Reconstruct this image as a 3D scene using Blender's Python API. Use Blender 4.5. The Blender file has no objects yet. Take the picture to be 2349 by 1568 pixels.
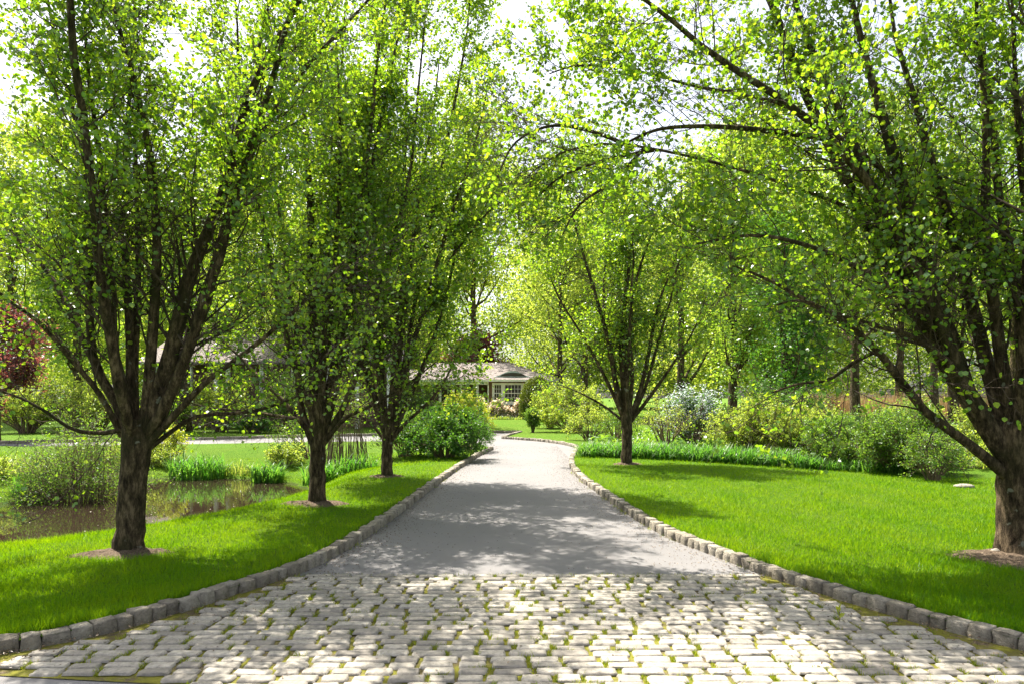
import bpy, math, random
import numpy as np
from mathutils import Vector
from mathutils.geometry import delaunay_2d_cdt

# ------------------------------------------------------------------ camera, sky, sun, exposure
S = bpy.context.scene
EYE = 1.65
F = 1566.0                      # focal length in units of a 2349-wide picture
CX, HY = 1174.5, 910.0          # principal column, horizon row (2349 x 1568)
cam_d = bpy.data.cameras.new("camera")
cam = bpy.data.objects.new("camera", cam_d)
S.collection.objects.link(cam)
cam.location = (0, 0, EYE)
cam.rotation_euler = (math.radians(90), 0, 0)
cam_d.sensor_width = 36.0
cam_d.lens = 36.0 * F / 2349.0
cam_d.shift_y = (HY - 784.0) / 2349.0
cam_d.clip_start, cam_d.clip_end = 0.1, 3000.0
S.camera = cam

SUN_EL, SUN_AZ = math.radians(63.0), math.radians(-36.0)     # azimuth from +Y towards +X
W = bpy.data.worlds.new("World")
S.world = W
W.use_nodes = True
wn = W.node_tree.nodes
bg = wn["Background"]
sky = wn.new("ShaderNodeTexSky")
sky.sky_type = 'NISHITA'
sky.sun_disc = False
sky.sun_elevation = SUN_EL
sky.sun_rotation = SUN_AZ
sky.air_density, sky.dust_density, sky.ozone_density = 1.0, 4.0, 1.0
hs = wn.new("ShaderNodeHueSaturation")
hs.inputs['Saturation'].default_value = 0.5
W.node_tree.links.new(sky.outputs[0], hs.inputs['Color'])
W.node_tree.links.new(hs.outputs[0], bg.inputs[0])
bg.inputs[1].default_value = 0.105
sun_d = bpy.data.lights.new("sun", 'SUN')
sun_d.energy = 5.0
sun_d.angle = math.radians(0.5)
sun_d.color = (1.0, 0.94, 0.84)
sun = bpy.data.objects.new("sun", sun_d)
S.collection.objects.link(sun)
sdir = Vector((math.sin(SUN_AZ) * math.cos(SUN_EL), math.cos(SUN_AZ) * math.cos(SUN_EL), math.sin(SUN_EL)))
sun.rotation_euler = sdir.to_track_quat('Z', 'Y').to_euler()
sun.location = (0, 0, 30)
S.view_settings.view_transform = 'Standard'
S.view_settings.look = 'None'
S.view_settings.exposure = 1.6
S.view_settings.gamma = 1.0
S.cycles.use_denoising = True
S.cycles.denoising_prefilter = 'NONE'
S.cycles.max_bounces = 10
S.cycles.diffuse_bounces = 6
S.cycles.transmission_bounces = 6
S.cycles.glossy_bounces = 3
S.cycles.caustics_reflective = False
S.cycles.caustics_refractive = False

# ------------------------------------------------------------------ helpers
COL = S.collection


def at(px, py, Y):
    """world point seen at picture position (px, py) of the 2349-wide photo at distance Y"""
    return np.array([(px - CX) * Y / F, Y, EYE - (py - HY) * Y / F])


def tag(o, label=None, cat=None, group=None, kind=None):
    if label: o["label"] = label
    if cat: o["category"] = cat
    if group: o["group"] = group
    if kind: o["kind"] = kind
    return o


def empty(name, loc, label=None, cat=None, group=None):
    o = bpy.data.objects.new(name, None)
    o.empty_display_size = 0.2
    COL.objects.link(o)
    o.location = [float(v) for v in loc]
    return tag(o, label, cat, group)


def mesh_np(name, V, Q, mat, parent=None, rnd=None, smooth=False):
    """one mesh object from vertices (n,3) and a face array (m,k) (or a list of such arrays)"""
    V = np.asarray(V, dtype=np.float32).reshape(-1, 3)
    if not isinstance(Q, list): Q = [Q]
    Q = [np.asarray(q, dtype=np.int32) for q in Q if len(q)]
    me = bpy.data.meshes.new(name)
    me.vertices.add(len(V))
    me.vertices.foreach_set("co", V.ravel())
    li = np.concatenate([q.ravel() for q in Q])
    sizes = np.concatenate([np.full(len(q), q.shape[1], dtype=np.int32) for q in Q])
    starts = np.concatenate([[0], np.cumsum(sizes)[:-1]]).astype(np.int32)
    me.loops.add(len(li))
    me.loops.foreach_set("vertex_index", li)
    me.polygons.add(len(sizes))
    me.polygons.foreach_set("loop_start", starts)
    if smooth:
        me.polygons.foreach_set("use_smooth", np.ones(len(sizes), dtype=bool))
    if rnd is not None:
        a = me.attributes.new("rnd", 'FLOAT', 'POINT')
        a.data.foreach_set("value", np.asarray(rnd, dtype=np.float32))
    me.update(calc_edges=True)
    me.materials.append(mat)
    o = bpy.data.objects.new(name, me)
    COL.objects.link(o)
    if parent is not None:
        o.parent = parent
    return o


class MB:
    """collects simple solids and links them as one mesh object"""
    def __init__(s):
        s.v, s.f = [], []

    def poly(s, pts):
        n = len(s.v)
        s.v += [tuple(p) for p in pts]
        s.f.append(tuple(range(n, n + len(pts))))

    def box(s, x0, x1, y0, y1, z0, z1):
        n = len(s.v)
        s.v += [(x0, y0, z0), (x1, y0, z0), (x1, y1, z0), (x0, y1, z0), (x0, y0, z1), (x1, y0, z1), (x1, y1, z1), (x0, y1, z1)]
        s.f += [tuple(n + i for i in q) for q in ((0, 3, 2, 1), (4, 5, 6, 7), (0, 1, 5, 4), (1, 2, 6, 5), (2, 3, 7, 6), (3, 0, 4, 7))]

    def slab(s, pts, dz):
        """a polygon given a thickness downwards"""
        n, k = len(s.v), len(pts)
        s.v += [tuple(p) for p in pts] + [(p[0], p[1], p[2] - dz) for p in pts]
        s.f.append(tuple(range(n, n + k)))
        s.f.append(tuple(range(n + 2 * k - 1, n + k - 1, -1)))
        for i in range(k):
            j = (i + 1) % k
            s.f.append((n + i, n + k + i, n + k + j, n + j))

    def build(s, name, mat, parent=None, bevel=0):
        me = bpy.data.meshes.new(name)
        me.from_pydata(s.v, [], s.f)
        me.materials.append(mat)
        o = bpy.data.objects.new(name, me)
        COL.objects.link(o)
        if parent is not None: o.parent = parent
        if bevel:
            b = o.modifiers.new("bevel", 'BEVEL'); b.width = bevel; b.segments = 2
        return o


def norm(a):
    return a / np.maximum(np.linalg.norm(a, axis=-1, keepdims=True), 1e-9)


def tubes(P, R, sides, rng=None, lump=0.0):
    """P (n,k,3) centre lines, R (n,k) radii -> verts, quads"""
    n, k, _ = P.shape
    T = norm(np.gradient(P, axis=1))
    ref = np.broadcast_to(norm(np.array([0.37, 0.81, 0.23])), T.shape)
    U = norm(np.cross(T, ref)); Vv = np.cross(T, U)
    a = np.arange(sides) * 2 * math.pi / sides
    ca, sa = np.cos(a), np.sin(a)
    RR = R[:, :, None] * np.ones(sides)
    if rng is not None and lump:
        g = rng.normal(0, lump, (n, 1, sides)) + rng.normal(0, lump * .5, (n, k, sides))
        RR = RR * (1 + g)
    X = P[:, :, None, :] + RR[..., None] * (U[:, :, None, :] * ca[None, None, :, None] + Vv[:, :, None, :] * sa[None, None, :, None])
    idx = np.arange(n * k * sides).reshape(n, k, sides)
    A = idx[:, :-1, :]; B = np.roll(A, -1, axis=2); D = idx[:, 1:, :]; Cc = np.roll(D, -1, axis=2)
    return X.reshape(-1, 3), np.stack([A, B, Cc, D], -1).reshape(-1, 4)


def join(parts):
    V, Q, n = [], [], 0
    for v, q in parts:
        V.append(v); Q.append(q + n); n += len(v)
    return np.concatenate(V), np.concatenate(Q)


def resample(P, k):
    """polyline (m,3) -> (k,3), smoothed by Catmull-Rom"""
    P = np.asarray(P, float); m = len(P)
    t = np.linspace(0, m - 1, k); i = np.clip(t.astype(int), 0, m - 2); u = (t - i)[:, None]
    p0, p1, p2, p3 = P[np.maximum(i - 1, 0)], P[i], P[i + 1], P[np.minimum(i + 2, m - 1)]
    return 0.5 * ((2 * p1) + (p2 - p0) * u + (2 * p0 - 5 * p1 + 4 * p2 - p3) * u * u + (3 * p1 - p0 - 3 * p2 + p3) * u ** 3)


def grow(rng, P, R, cnt, t0, t1, ang, ln, k=5, up=0.15, wig=0.12, rr=0.55, rmin=0.003, shape=0.6, taper=0.8, flat=0.0):
    """children along parent lines. cnt children per parent; ang (lo, hi) deg; ln (lo, hi) metres at t0"""
    n, kp, _ = P.shape
    c = np.repeat(np.arange(n), cnt)
    N = len(c)
    t = t0 + (t1 - t0) * rng.random(N)
    f = t * (kp - 1); i = np.clip(f.astype(int), 0, kp - 2); u = (f - i)[:, None]
    base = P[c, i] * (1 - u) + P[c, i + 1] * u
    tan = norm(P[c, i + 1] - P[c, i])
    r0 = (R[c, i] * (1 - u[:, 0]) + R[c, i + 1] * u[:, 0]) * rr
    r0 = np.maximum(r0, rmin)
    rv = rng.normal(0, 1, (N, 3)); rv[:, 2] *= (1 - flat)
    perp = norm(rv - tan * np.sum(rv * tan, 1, keepdims=True))
    th = np.radians(rng.uniform(ang[0], ang[1], N))[:, None]
    d = norm(tan * np.cos(th) + perp * np.sin(th))
    L = rng.uniform(ln[0], ln[1], N) * (1 - shape * (t - t0) / max(t1 - t0, 1e-6))
    out = np.zeros((N, k, 3)); out[:, 0] = base
    p = base.copy(); st = (L / (k - 1))[:, None]
    for j in range(1, k):
        d = norm(d + rng.normal(0, wig, (N, 3)) + np.array([0, 0, up]))
        p = p + d * st
        out[:, j] = p
    rad = r0[:, None] * (1 - taper * np.linspace(0, 1, k)[None, :])
    return out, np.maximum(rad, rmin * .6)


def pts_on(rng, P, cnt, t0=0.15, t1=1.0):
    n, kp, _ = P.shape
    c = np.repeat(np.arange(n), cnt)
    t = t0 + (t1 - t0) * rng.random(len(c))
    f = t * (kp - 1); i = np.clip(f.astype(int), 0, kp - 2); u = (f - i)[:, None]
    return P[c, i] * (1 - u) + P[c, i + 1] * u, norm(P[c, i + 1] - P[c, i])


LEAF = {
    'round': (np.array([(0, 0, 0), (.22, .46, .06), (.62, .46, .04), (1.0, .05, -.1), (.62, -.46, .04), (.22, -.46, .06)]), np.array([(0, 3, 2, 1), (0, 5, 4, 3)])),
    'oval': (np.array([(0, 0, 0), (.35, .27, .05), (.7, .22, .03), (1.0, 0, -.1), (.7, -.22, .03), (.35, -.27, .05)]), np.array([(0, 3, 2, 1), (0, 5, 4, 3)])),
    'kite': (np.array([(0, 0, 0), (.45, .36, .05), (1.0, 0, -.08), (.45, -.36, .05)]), np.array([(0, 2, 1), (0, 3, 2)])),
}


def leaves(rng, pos, size, shape='round', up=0.9, droop=0.3):
    n = len(pos)
    tv, tq = LEAF[shape]
    nn = norm(rng.normal(0, 1, (n, 3)) + np.array([0, 0, up]))
    r = rng.normal(0, 1, (n, 3)) + np.array([0, 0, -droop])
    a = norm(r - nn * np.sum(r * nn, 1, keepdims=True))
    b = np.cross(nn, a)
    size = np.broadcast_to(size, (n,))[:, None, None]
    X = pos[:, None, :] + size * (tv[None, :, 0:1] * a[:, None, :] + tv[None, :, 1:2] * b[:, None, :] + tv[None, :, 2:3] * nn[:, None, :])
    k = len(tv)
    Q = (np.arange(n) * k)[:, None, None] + tq[None]
    rnd = np.repeat(rng.random(n), k)
    return X.reshape(-1, 3), Q.reshape(-1, tq.shape[1]), rnd


def blades(rng, pos, h, w, lean, seg=1, droop=0.0):
    """grass or strap blades; seg 1 = one triangle, else a bending ribbon"""
    n = len(pos)
    az = rng.random(n) * 2 * math.pi
    face = rng.random(n) * 2 * math.pi
    side = np.stack([np.cos(face), np.sin(face), np.zeros(n)], 1)
    le = lean * np.abs(rng.normal(0, 1, n))
    dirn = np.stack([np.cos(az) * le, np.sin(az) * le, np.ones(n)], 1)
    h = np.broadcast_to(h, (n,)); w = np.broadcast_to(w, (n,))
    if seg == 1:
        tip = pos + dirn * h[:, None]
        X = np.stack([pos - side * w[:, None] * .5, pos + side * w[:, None] * .5, tip], 1)
        return X.reshape(-1, 3), np.arange(n * 3).reshape(n, 3), np.repeat(rng.random(n), 3)
    out = np.stack([np.cos(az), np.sin(az), np.zeros(n)], 1)
    side = np.stack([-np.sin(az), np.cos(az), np.zeros(n)], 1)
    rows = []
    dr = droop * (0.5 + rng.random(n))
    for j in range(seg + 1):
        t = j / seg
        c = pos + h[:, None] * (t * np.array([0, 0, 1.0]) * (1 - 0.35 * t * dr[:, None]) + out * (le[:, None] * t + dr[:, None] * t * t * .55) - np.array([0, 0, 1.0]) * (dr[:, None] * .38 * t ** 3))
        ww = w * (1 - t ** 2.2) * .5 + 0.0008
        rows += [c - side * ww[:, None], c + side * ww[:, None]]
    X = np.stack(rows, 1); k = 2 * (seg + 1)
    tq = np.array([(2 * j, 2 * j + 1, 2 * j + 3, 2 * j + 2) for j in range(seg)])
    Q = (np.arange(n) * k)[:, None, None] + tq[None]
    return X.reshape(-1, 3), Q.reshape(-1, 4), np.repeat(rng.random(n), k)


def in_poly(x, y, poly):
    poly = np.asarray(poly); c = np.zeros(len(x), bool)
    j = len(poly) - 1
    for i in range(len(poly)):
        xi, yi = poly[i]; xj, yj = poly[j]
        m = ((yi > y) != (yj > y))
        with np.errstate(divide='ignore', invalid='ignore'):
            c ^= m & (x < (xj - xi) * (y - yi) / (yj - yi) + xi)
        j = i
    return c


def dist_line(x, y, line, closed=False):
    L = np.asarray(line, float)
    if closed: L = np.vstack([L, L[:1]])
    d = np.full(len(x), 1e9)
    for a, b in zip(L[:-1], L[1:]):
        ab = b - a; q = ab @ ab
        t = np.clip(((x - a[0]) * ab[0] + (y - a[1]) * ab[1]) / max(q, 1e-9), 0, 1)
        d = np.minimum(d, np.hypot(x - a[0] - t * ab[0], y - a[1] - t * ab[1]))
    return d


def smoothstep(a, b, x):
    t = np.clip((x - a) / (b - a), 0, 1)
    return t * t * (3 - 2 * t)


def spline2(pts, step):
    P = np.asarray(pts, float)
    P = np.hstack([P, np.zeros((len(P), 1))])
    Q = resample(P, len(P) * 24)[:, :2]
    s = np.concatenate([[0], np.cumsum(np.hypot(*np.diff(Q, axis=0).T))])
    n = max(2, int(round(s[-1] / step)) + 1)
    t = np.linspace(0, s[-1], n)
    return np.stack([np.interp(t, s, Q[:, 0]), np.interp(t, s, Q[:, 1])], 1)


# ------------------------------------------------------------------ materials
def mat(name):
    m = bpy.data.materials.new(name); m.use_nodes = True
    nt = m.node_tree; nt.nodes.clear()
    out = nt.nodes.new("ShaderNodeOutputMaterial")
    return m, nt, out


def N(nt, typ, **kw):
    n = nt.nodes.new(typ)
    for k, v in kw.items():
        if k.startswith('i_'): n.inputs[k[2:].replace('_', ' ')].default_value = v
        else: setattr(n, k, v)
    return n


def ramp(nt, src, stops):
    r = nt.nodes.new("ShaderNodeValToRGB")
    e = r.color_ramp.elements
    while len(e) < len(stops): e.new(0.5)
    for i, (p, c) in enumerate(stops):
        e[i].position = p; e[i].color = (*c, 1)
    nt.links.new(src, r.inputs[0])
    return r.outputs[0]


def noise(nt, scale, detail=4, rough=.6, coord='Object', stretch=None):
    tc = nt.nodes.new("ShaderNodeTexCoord")
    src = tc.outputs[coord]
    if stretch:
        mp = nt.nodes.new("ShaderNodeMapping"); mp.inputs['Scale'].default_value = stretch
        nt.links.new(src, mp.inputs[0]); src = mp.outputs[0]
    n = nt.nodes.new("ShaderNodeTexNoise")
    n.inputs['Scale'].default_value = scale; n.inputs['Detail'].default_value = detail; n.inputs['Roughness'].default_value = rough
    nt.links.new(src, n.inputs['Vector'])
    return n.outputs['Fac']


def mixc(nt, fac, a, b, mode='MIX'):
    m = nt.nodes.new("ShaderNodeMix"); m.data_type = 'RGBA'; m.blend_type = mode
    for inp, v in ((m.inputs[0], fac), (m.inputs[6], a), (m.inputs[7], b)):
        if hasattr(v, 'links'): nt.links.new(v, inp)
        elif isinstance(v, (int, float)): inp.default_value = v
        else: inp.default_value = (*v, 1)
    return m.outputs[2]


def leaf_mat(name, cols, trans, gloss=0.07, rough=.35, tfac=.5):
    """thin leaf: diffuse + translucent + a sheen, tint differs from leaf to leaf"""
    m, nt, out = mat(name)
    at_ = N(nt, "ShaderNodeAttribute", attribute_name="rnd")
    c = ramp(nt, at_.outputs['Fac'], [(i / (len(cols) - 1), q) for i, q in enumerate(cols)])
    t = ramp(nt, at_.outputs['Fac'], [(i / (len(trans) - 1), q) for i, q in enumerate(trans)])
    d = N(nt, "ShaderNodeBsdfDiffuse"); tr = N(nt, "ShaderNodeBsdfTranslucent"); g = N(nt, "ShaderNodeBsdfGlossy")
    g.inputs['Roughness'].default_value = rough
    nt.links.new(c, d.inputs[0]); nt.links.new(t, tr.inputs[0])
    m1 = N(nt, "ShaderNodeMixShader"); m1.inputs[0].default_value = tfac
    nt.links.new(d.outputs[0], m1.inputs[1]); nt.links.new(tr.outputs[0], m1.inputs[2])
    m2 = N(nt, "ShaderNodeMixShader"); m2.inputs[0].default_value = gloss
    nt.links.new(m1.outputs[0], m2.inputs[1]); nt.links.new(g.outputs[0], m2.inputs[2])
    nt.links.new(m2.outputs[0], out.inputs[0])
    return m


def solid_mat(name, col_builder, rough=.9, bump=None, spec=.3):
    m, nt, out = mat(name)
    p = N(nt, "ShaderNodeBsdfPrincipled")
    p.inputs['Roughness'].default_value = rough
    p.inputs['Specular IOR Level'].default_value = spec
    c = col_builder(nt) if callable(col_builder) else None
    if c is not None: nt.links.new(c, p.inputs['Base Color'])
    else: p.inputs['Base Color'].default_value = (*col_builder, 1)
    if bump:
        b = N(nt, "ShaderNodeBump"); b.inputs['Strength'].default_value = bump[1]; b.inputs['Distance'].default_value = bump[2]
        nt.links.new(bump[0](nt), b.inputs['Height'])
        nt.links.new(b.outputs[0], p.inputs['Normal'])
    nt.links.new(p.outputs[0], out.inputs[0])
    return m


M = {}
M['pear'] = leaf_mat('pear_leaf', [(.045, .12, .02), (.075, .17, .022), (.12, .21, .026)], [(.24, .48, .012), (.35, .56, .016), (.48, .62, .022)], gloss=.055, rough=.3, tfac=.55)
M['lime'] = leaf_mat('young_leaf', [(.13, .2, .03), (.18, .25, .04), (.24, .31, .06)], [(.4, .55, .04), (.5, .62, .06), (.6, .68, .1)], gloss=.03, tfac=.55)
M['wood'] = leaf_mat('woodland_leaf', [(.06, .13, .02), (.1, .18, .028), (.15, .23, .04)], [(.24, .45, .025), (.36, .54, .035), (.48, .6, .06)], gloss=.03, tfac=.5)
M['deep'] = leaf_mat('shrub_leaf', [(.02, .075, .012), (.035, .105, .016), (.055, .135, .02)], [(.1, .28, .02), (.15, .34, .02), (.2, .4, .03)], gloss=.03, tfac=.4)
M['mid'] = leaf_mat('fresh_leaf', [(.05, .12, .025), (.08, .17, .03), (.12, .22, .05)], [(.2, .4, .02), (.28, .48, .03), (.36, .52, .05)], gloss=.03, tfac=.45)
M['gold'] = leaf_mat('golden_leaf', [(.16, .22, .015), (.24, .3, .02), (.32, .36, .03)], [(.5, .6, .02), (.6, .66, .03), (.7, .7, .04)], gloss=.05, tfac=.45)
M['red'] = leaf_mat('maple_leaf', [(.05, .014, .018), (.09, .022, .024), (.16, .05, .045)], [(.12, .02, .03), (.3, .06, .05), (.5, .18, .13)], gloss=.06, tfac=.45)
M['yew'] = leaf_mat('yew_needle', [(.06, .1, .012), (.1, .14, .016), (.14, .18, .02)], [(.2, .25, .01), (.25, .3, .02), (.3, .35, .02)], gloss=.04, tfac=.25)
M['white'] = leaf_mat('white_bract', [(.5, .56, .56), (.62, .68, .7), (.7, .74, .74)], [(.4, .46, .46), (.5, .55, .55), (.6, .63, .6)], gloss=.03, tfac=.3)
M['cream'] = leaf_mat('cream_flower', [(.62, .5, .36), (.74, .64, .48), (.8, .72, .6)], [(.5, .36, .22), (.6, .45, .3), (.65, .5, .4)], gloss=.03, tfac=.3)
M['strap'] = leaf_mat('strap_leaf', [(.04, .11, .012), (.06, .15, .016), (.1, .19, .022)], [(.1, .34, .02), (.16, .42, .03), (.26, .5, .04)], gloss=.035, rough=.45, tfac=.4)
M['tuft'] = leaf_mat('tall_grass', [(.1, .17, .03), (.15, .22, .04), (.22, .26, .06)], [(.3, .46, .03), (.4, .52, .05), (.5, .52, .1)], gloss=.05, tfac=.4)
M['reed'] = leaf_mat('dry_reed', [(.36, .22, .1), (.46, .3, .15), (.55, .4, .22)], [(.3, .18, .08), (.4, .26, .12), (.45, .3, .15)], gloss=.03, tfac=.25)
M['grass'] = leaf_mat('lawn_blade', [(.03, .12, .004), (.05, .155, .005), (.085, .19, .008)], [(.2, .44, .002), (.29, .5, .003), (.4, .55, .006)], gloss=.012, rough=.4, tfac=.45)
M['weed'] = leaf_mat('joint_grass', [(.09, .15, .015), (.16, .2, .02), (.26, .25, .03)], [(.3, .42, .01), (.42, .5, .015), (.5, .46, .03)], gloss=.04, tfac=.4)
M['litter'] = leaf_mat('litter', [(.07, .05, .035), (.13, .09, .06), (.26, .19, .11)], [(.06, .03, .02), (.1, .05, .03), (.15, .08, .04)], gloss=.03, tfac=.1)
M['speck'] = leaf_mat('pond_speck', [(.3, .24, .18), (.45, .4, .3), (.6, .56, .46)], [(.1, .08, .05), (.15, .12, .08), (.2, .18, .1)], gloss=.05, tfac=.1)


def bark_cols(nt):
    a = noise(nt, 17, 8, .75, stretch=(1, 1, .3))
    b = noise(nt, 2.2, 5, .6)
    c = ramp(nt, a, [(.36, (.012, .008, .005)), (.5, (.07, .05, .03)), (.62, (.2, .145, .09))])
    moss = ramp(nt, b, [(.5, (0, 0, 0)), (.7, (1, 1, 1))])
    c = mixc(nt, moss, c, (.035, .034, .014))
    l = noise(nt, 9, 3, .5)
    lich = ramp(nt, l, [(.68, (0, 0, 0)), (.72, (.8, .8, .8))])
    return mixc(nt, lich, c, (.24, .24, .19))


M['bark'] = solid_mat('bark', bark_cols, .95, (lambda nt: noise(nt, 17, 8, .75, stretch=(1, 1, .3)), 1.0, .04), .15)
M['twig'] = solid_mat('twig', lambda nt: ramp(nt, noise(nt, 3, 4), [(.3, (.035, .025, .018)), (.7, (.1, .075, .055))]), .9, None, .2)
M['stem'] = solid_mat('shrub_stem', lambda nt: ramp(nt, noise(nt, 4, 4), [(.3, (.1, .075, .05)), (.7, (.24, .18, .12))]), .9, None, .2)


def grass_cols(nt):
    a = noise(nt, .45, 5, .6); b = noise(nt, 14, 5, .7); d = noise(nt, 90, 3, .7)
    c = ramp(nt, b, [(.3, (.05, .13, .007)), (.5, (.085, .17, .009)), (.7, (.13, .205, .013))])
    c = mixc(nt, ramp(nt, a, [(.4, (0, 0, 0)), (.7, (.35, .35, .35))]), c, (.16, .19, .03))
    return mixc(nt, ramp(nt, d, [(.35, (.6, .6, .6)), (.6, (0, 0, 0))]), c, (.03, .075, .008))


M['lawn'] = solid_mat('lawn', grass_cols, .95, (lambda nt: noise(nt, 120, 4, .7), 1.0, .03), .1)


def asphalt_cols(nt):
    a = noise(nt, .5, 6, .6); b = noise(nt, 160, 3, .7); e = noise(nt, 3.5, 6, .65)
    c = ramp(nt, a, [(.3, (.15, .144, .142)), (.7, (.185, .177, .173))])
    c = mixc(nt, ramp(nt, e, [(.5, (0, 0, 0)), (.75, (.5, .5, .5))]), c, (.19, .172, .158))
    return mixc(nt, ramp(nt, b, [(.3, (.2, .2, .2)), (.5, (0, 0, 0))]), c, (.1, .095, .09))


M['asphalt'] = solid_mat('asphalt', asphalt_cols, .9, (lambda nt: noise(nt, 140, 3, .7), .18, .004), .25)


def stone_cols(lo, mid, hi):
    def f(nt):
        g = N(nt, "ShaderNodeAttribute", attribute_name="rnd")
        c = ramp(nt, g.outputs['Fac'], [(0, lo), (.5, mid), (1, hi)])
        n = noise(nt, 30, 6, .7)
        c = mixc(nt, ramp(nt, n, [(.35, (.55, .55, .55)), (.6, (0, 0, 0))]), c, tuple(q * .45 for q in lo))
        n2 = noise(nt, 7, 4, .6)
        return mixc(nt, ramp(nt, n2, [(.55, (0, 0, 0)), (.8, (.5, .5, .5))]), c, (.26, .24, .2))
    return f


M['cobble'] = solid_mat('granite_sett', stone_cols((.23, .208, .175), (.33, .3, .25), (.41, .375, .315)), .8, (lambda nt: noise(nt, 45, 6, .7), .6, .01), .3)
M['kerb'] = solid_mat('granite_kerb', stone_cols((.24, .21, .165), (.34, .3, .235), (.42, .38, .31)), .9, (lambda nt: noise(nt, 28, 7, .75), 1.0, .03), .2)
M['soil'] = solid_mat('joint_soil', lambda nt: mixc(nt, ramp(nt, noise(nt, 6, 5, .7), [(.36, (0, 0, 0)), (.52, (1, 1, 1))]), ramp(nt, noise(nt, 40, 4), [(.3, (.06, .045, .03)), (.7, (.15, .115, .08))]), (.16, .155, .025)), .95, (lambda nt: noise(nt, 60, 4, .7), .8, .01), .1)
M['mulch'] = solid_mat('mulch', lambda nt: ramp(nt, noise(nt, 45, 6, .75), [(.3, (.05, .036, .026)), (.55, (.15, .11, .075)), (.75, (.34, .27, .2))]), .95, (lambda nt: noise(nt, 60, 5, .7), 1, .03), .1)
M['bedsoil'] = solid_mat('bed_soil', lambda nt: ramp(nt, noise(nt, 12, 6, .75), [(.3, (.03, .022, .014)), (.6, (.09, .065, .04)), (.8, (.06, .09, .02))]), .95, None, .1)

m, nt, out = mat('pond_water')
p = N(nt, "ShaderNodeBsdfPrincipled")
p.inputs['Base Color'].default_value = (.022, .015, .01, 1)
p.inputs['Roughness'].default_value = .03
p.inputs['IOR'].default_value = 1.33
p.inputs['Specular IOR Level'].default_value = .75
b = N(nt, "ShaderNodeBump"); b.inputs['Strength'].default_value = .05; b.inputs['Distance'].default_value = .02
nt.links.new(noise(nt, 5, 3, .5, stretch=(1, .5, 1)), b.inputs['Height'])
nt.links.new(b.outputs[0], p.inputs['Normal'])
nt.links.new(p.outputs[0], out.inputs[0])
M['water'] = m

M['trim'] = solid_mat('white_paint', lambda nt: ramp(nt, noise(nt, 3, 4), [(.3, (.7, .69, .64)), (.7, (.8, .79, .74))]), .5)
M['brick'] = solid_mat('brown_siding', lambda nt: ramp(nt, noise(nt, 9, 5, .7, stretch=(.3, 1, 6)), [(.3, (.13, .07, .045)), (.7, (.22, .13, .085))]), .9)
M['found'] = solid_mat('foundation', lambda nt: ramp(nt, noise(nt, 4, 5), [(.3, (.28, .26, .22)), (.7, (.36, .34, .29))]), .9)
M['shingle'] = solid_mat('shingle', lambda nt: ramp(nt, noise(nt, 5, 6, .75, stretch=(1, 1, 5)), [(.3, (.1, .08, .072)), (.5, (.2, .17, .158)), (.72, (.3, .265, .25))]), .9, (lambda nt: noise(nt, 8, 5, .7, stretch=(1, 1, 6)), .7, .05), .2)
M['ridge'] = solid_mat('ridge_cap', (.16, .12, .1), .9)
M['lead'] = solid_mat('dormer_lead', (.36, .42, .42), .6)
m, nt, out = mat('window_glass')
p = N(nt, "ShaderNodeBsdfPrincipled")
p.inputs['Base Color'].default_value = (.05, .04, .035, 1); p.inputs['Roughness'].default_value = .04
p.inputs['Specular IOR Level'].default_value = .9
nt.links.new(p.outputs[0], out.inputs[0])
M['glass'] = m
M['wall_dark'] = solid_mat('porch_wall', lambda nt: ramp(nt, noise(nt, 7, 5, .7), [(.3, (.11, .065, .045)), (.7, (.19, .115, .08))]), .9)

# ------------------------------------------------------------------ plan of the ground
KERB_W = 0.115
left_edge = spline2([(-9.5, 1.7), (-6.2, 2.75), (-4.4, 3.68), (-3.28, 4.36), (-2.83, 4.74), (-2.56, 5.17), (-2.3, 5.68), (-2.05, 6.23), (-1.85, 6.98), (-1.7, 8.2), (-1.55, 10.3),
                     (-1.39, 13.25), (-1.18, 16.15), (-.91, 19.1), (-.58, 21.6)], .22)
right_edge = spline2([(9.5, 1.7), (6.3, 2.75), (4.4, 3.68), (3.5, 4.25), (3.07, 4.78), (2.79, 5.3), (2.43, 6.08), (2.1, 7.08), (1.76, 8.47), (1.55, 10.77), (1.36, 13.6), (1.38, 16.15),
                      (1.6, 18.5), (1.95, 21.0), (2.02, 22.4), (1.8, 23.6), (1.4, 24.7), (.92, 25.6), (.2, 26.5), (-.4, 27.1)], .22)
spur_edge = spline2([(-.4, 27.1), (-.05, 29.3), (.4, 31.5)], .3)
far_edge = spline2([(.4, 31.5), (-1.5, 31.2), (-5, 29.6), (-9.3, 27.8), (-11.4, 26.6), (-18.1, 24.2), (-34, 19.5)], .4)
near_edge = spline2([(-34, 17.6), (-24, 20.6), (-17, 22.7), (-10.4, 24.2), (-8.6, 24.9), (-4.3, 25.6), (-2.2, 24.9), (-1.1, 23.6), (-.58, 21.6)], .4)
road_poly = np.vstack([left_edge, near_edge[::-1][1:], far_edge[::-1], spur_edge[::-1][1:], right_edge[::-1][1:]])
POND_Z = -0.45
pond_poly = spline2([(-14, 8.2), (-10, 7.6), (-7.2, 8.0), (-5.75, 8.7), (-5.0, 9.8), (-4.5, 11.3), (-4.2, 13.3), (-4.6, 15.4), (-5.5, 16.7), (-7, 17.6), (-8.6, 17.8), (-9.5, 17.3),
                     (-9.4, 16.0), (-9.0, 15.0), (-9.5, 14.2), (-10.3, 13.2), (-12, 12.0), (-14.5, 11.0), (-15.6, 9.6), (-14, 8.2)], .35)[:-1]
street_poly = np.array([(9.0, 29.5), (12.3, 23.5), (15.0, 19.0), (18.5, 14.5), (22, 11), (24.5, 13), (21.0, 16.5), (17.6, 20.8), (15.0, 25), (12.0, 30.5)])


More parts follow.
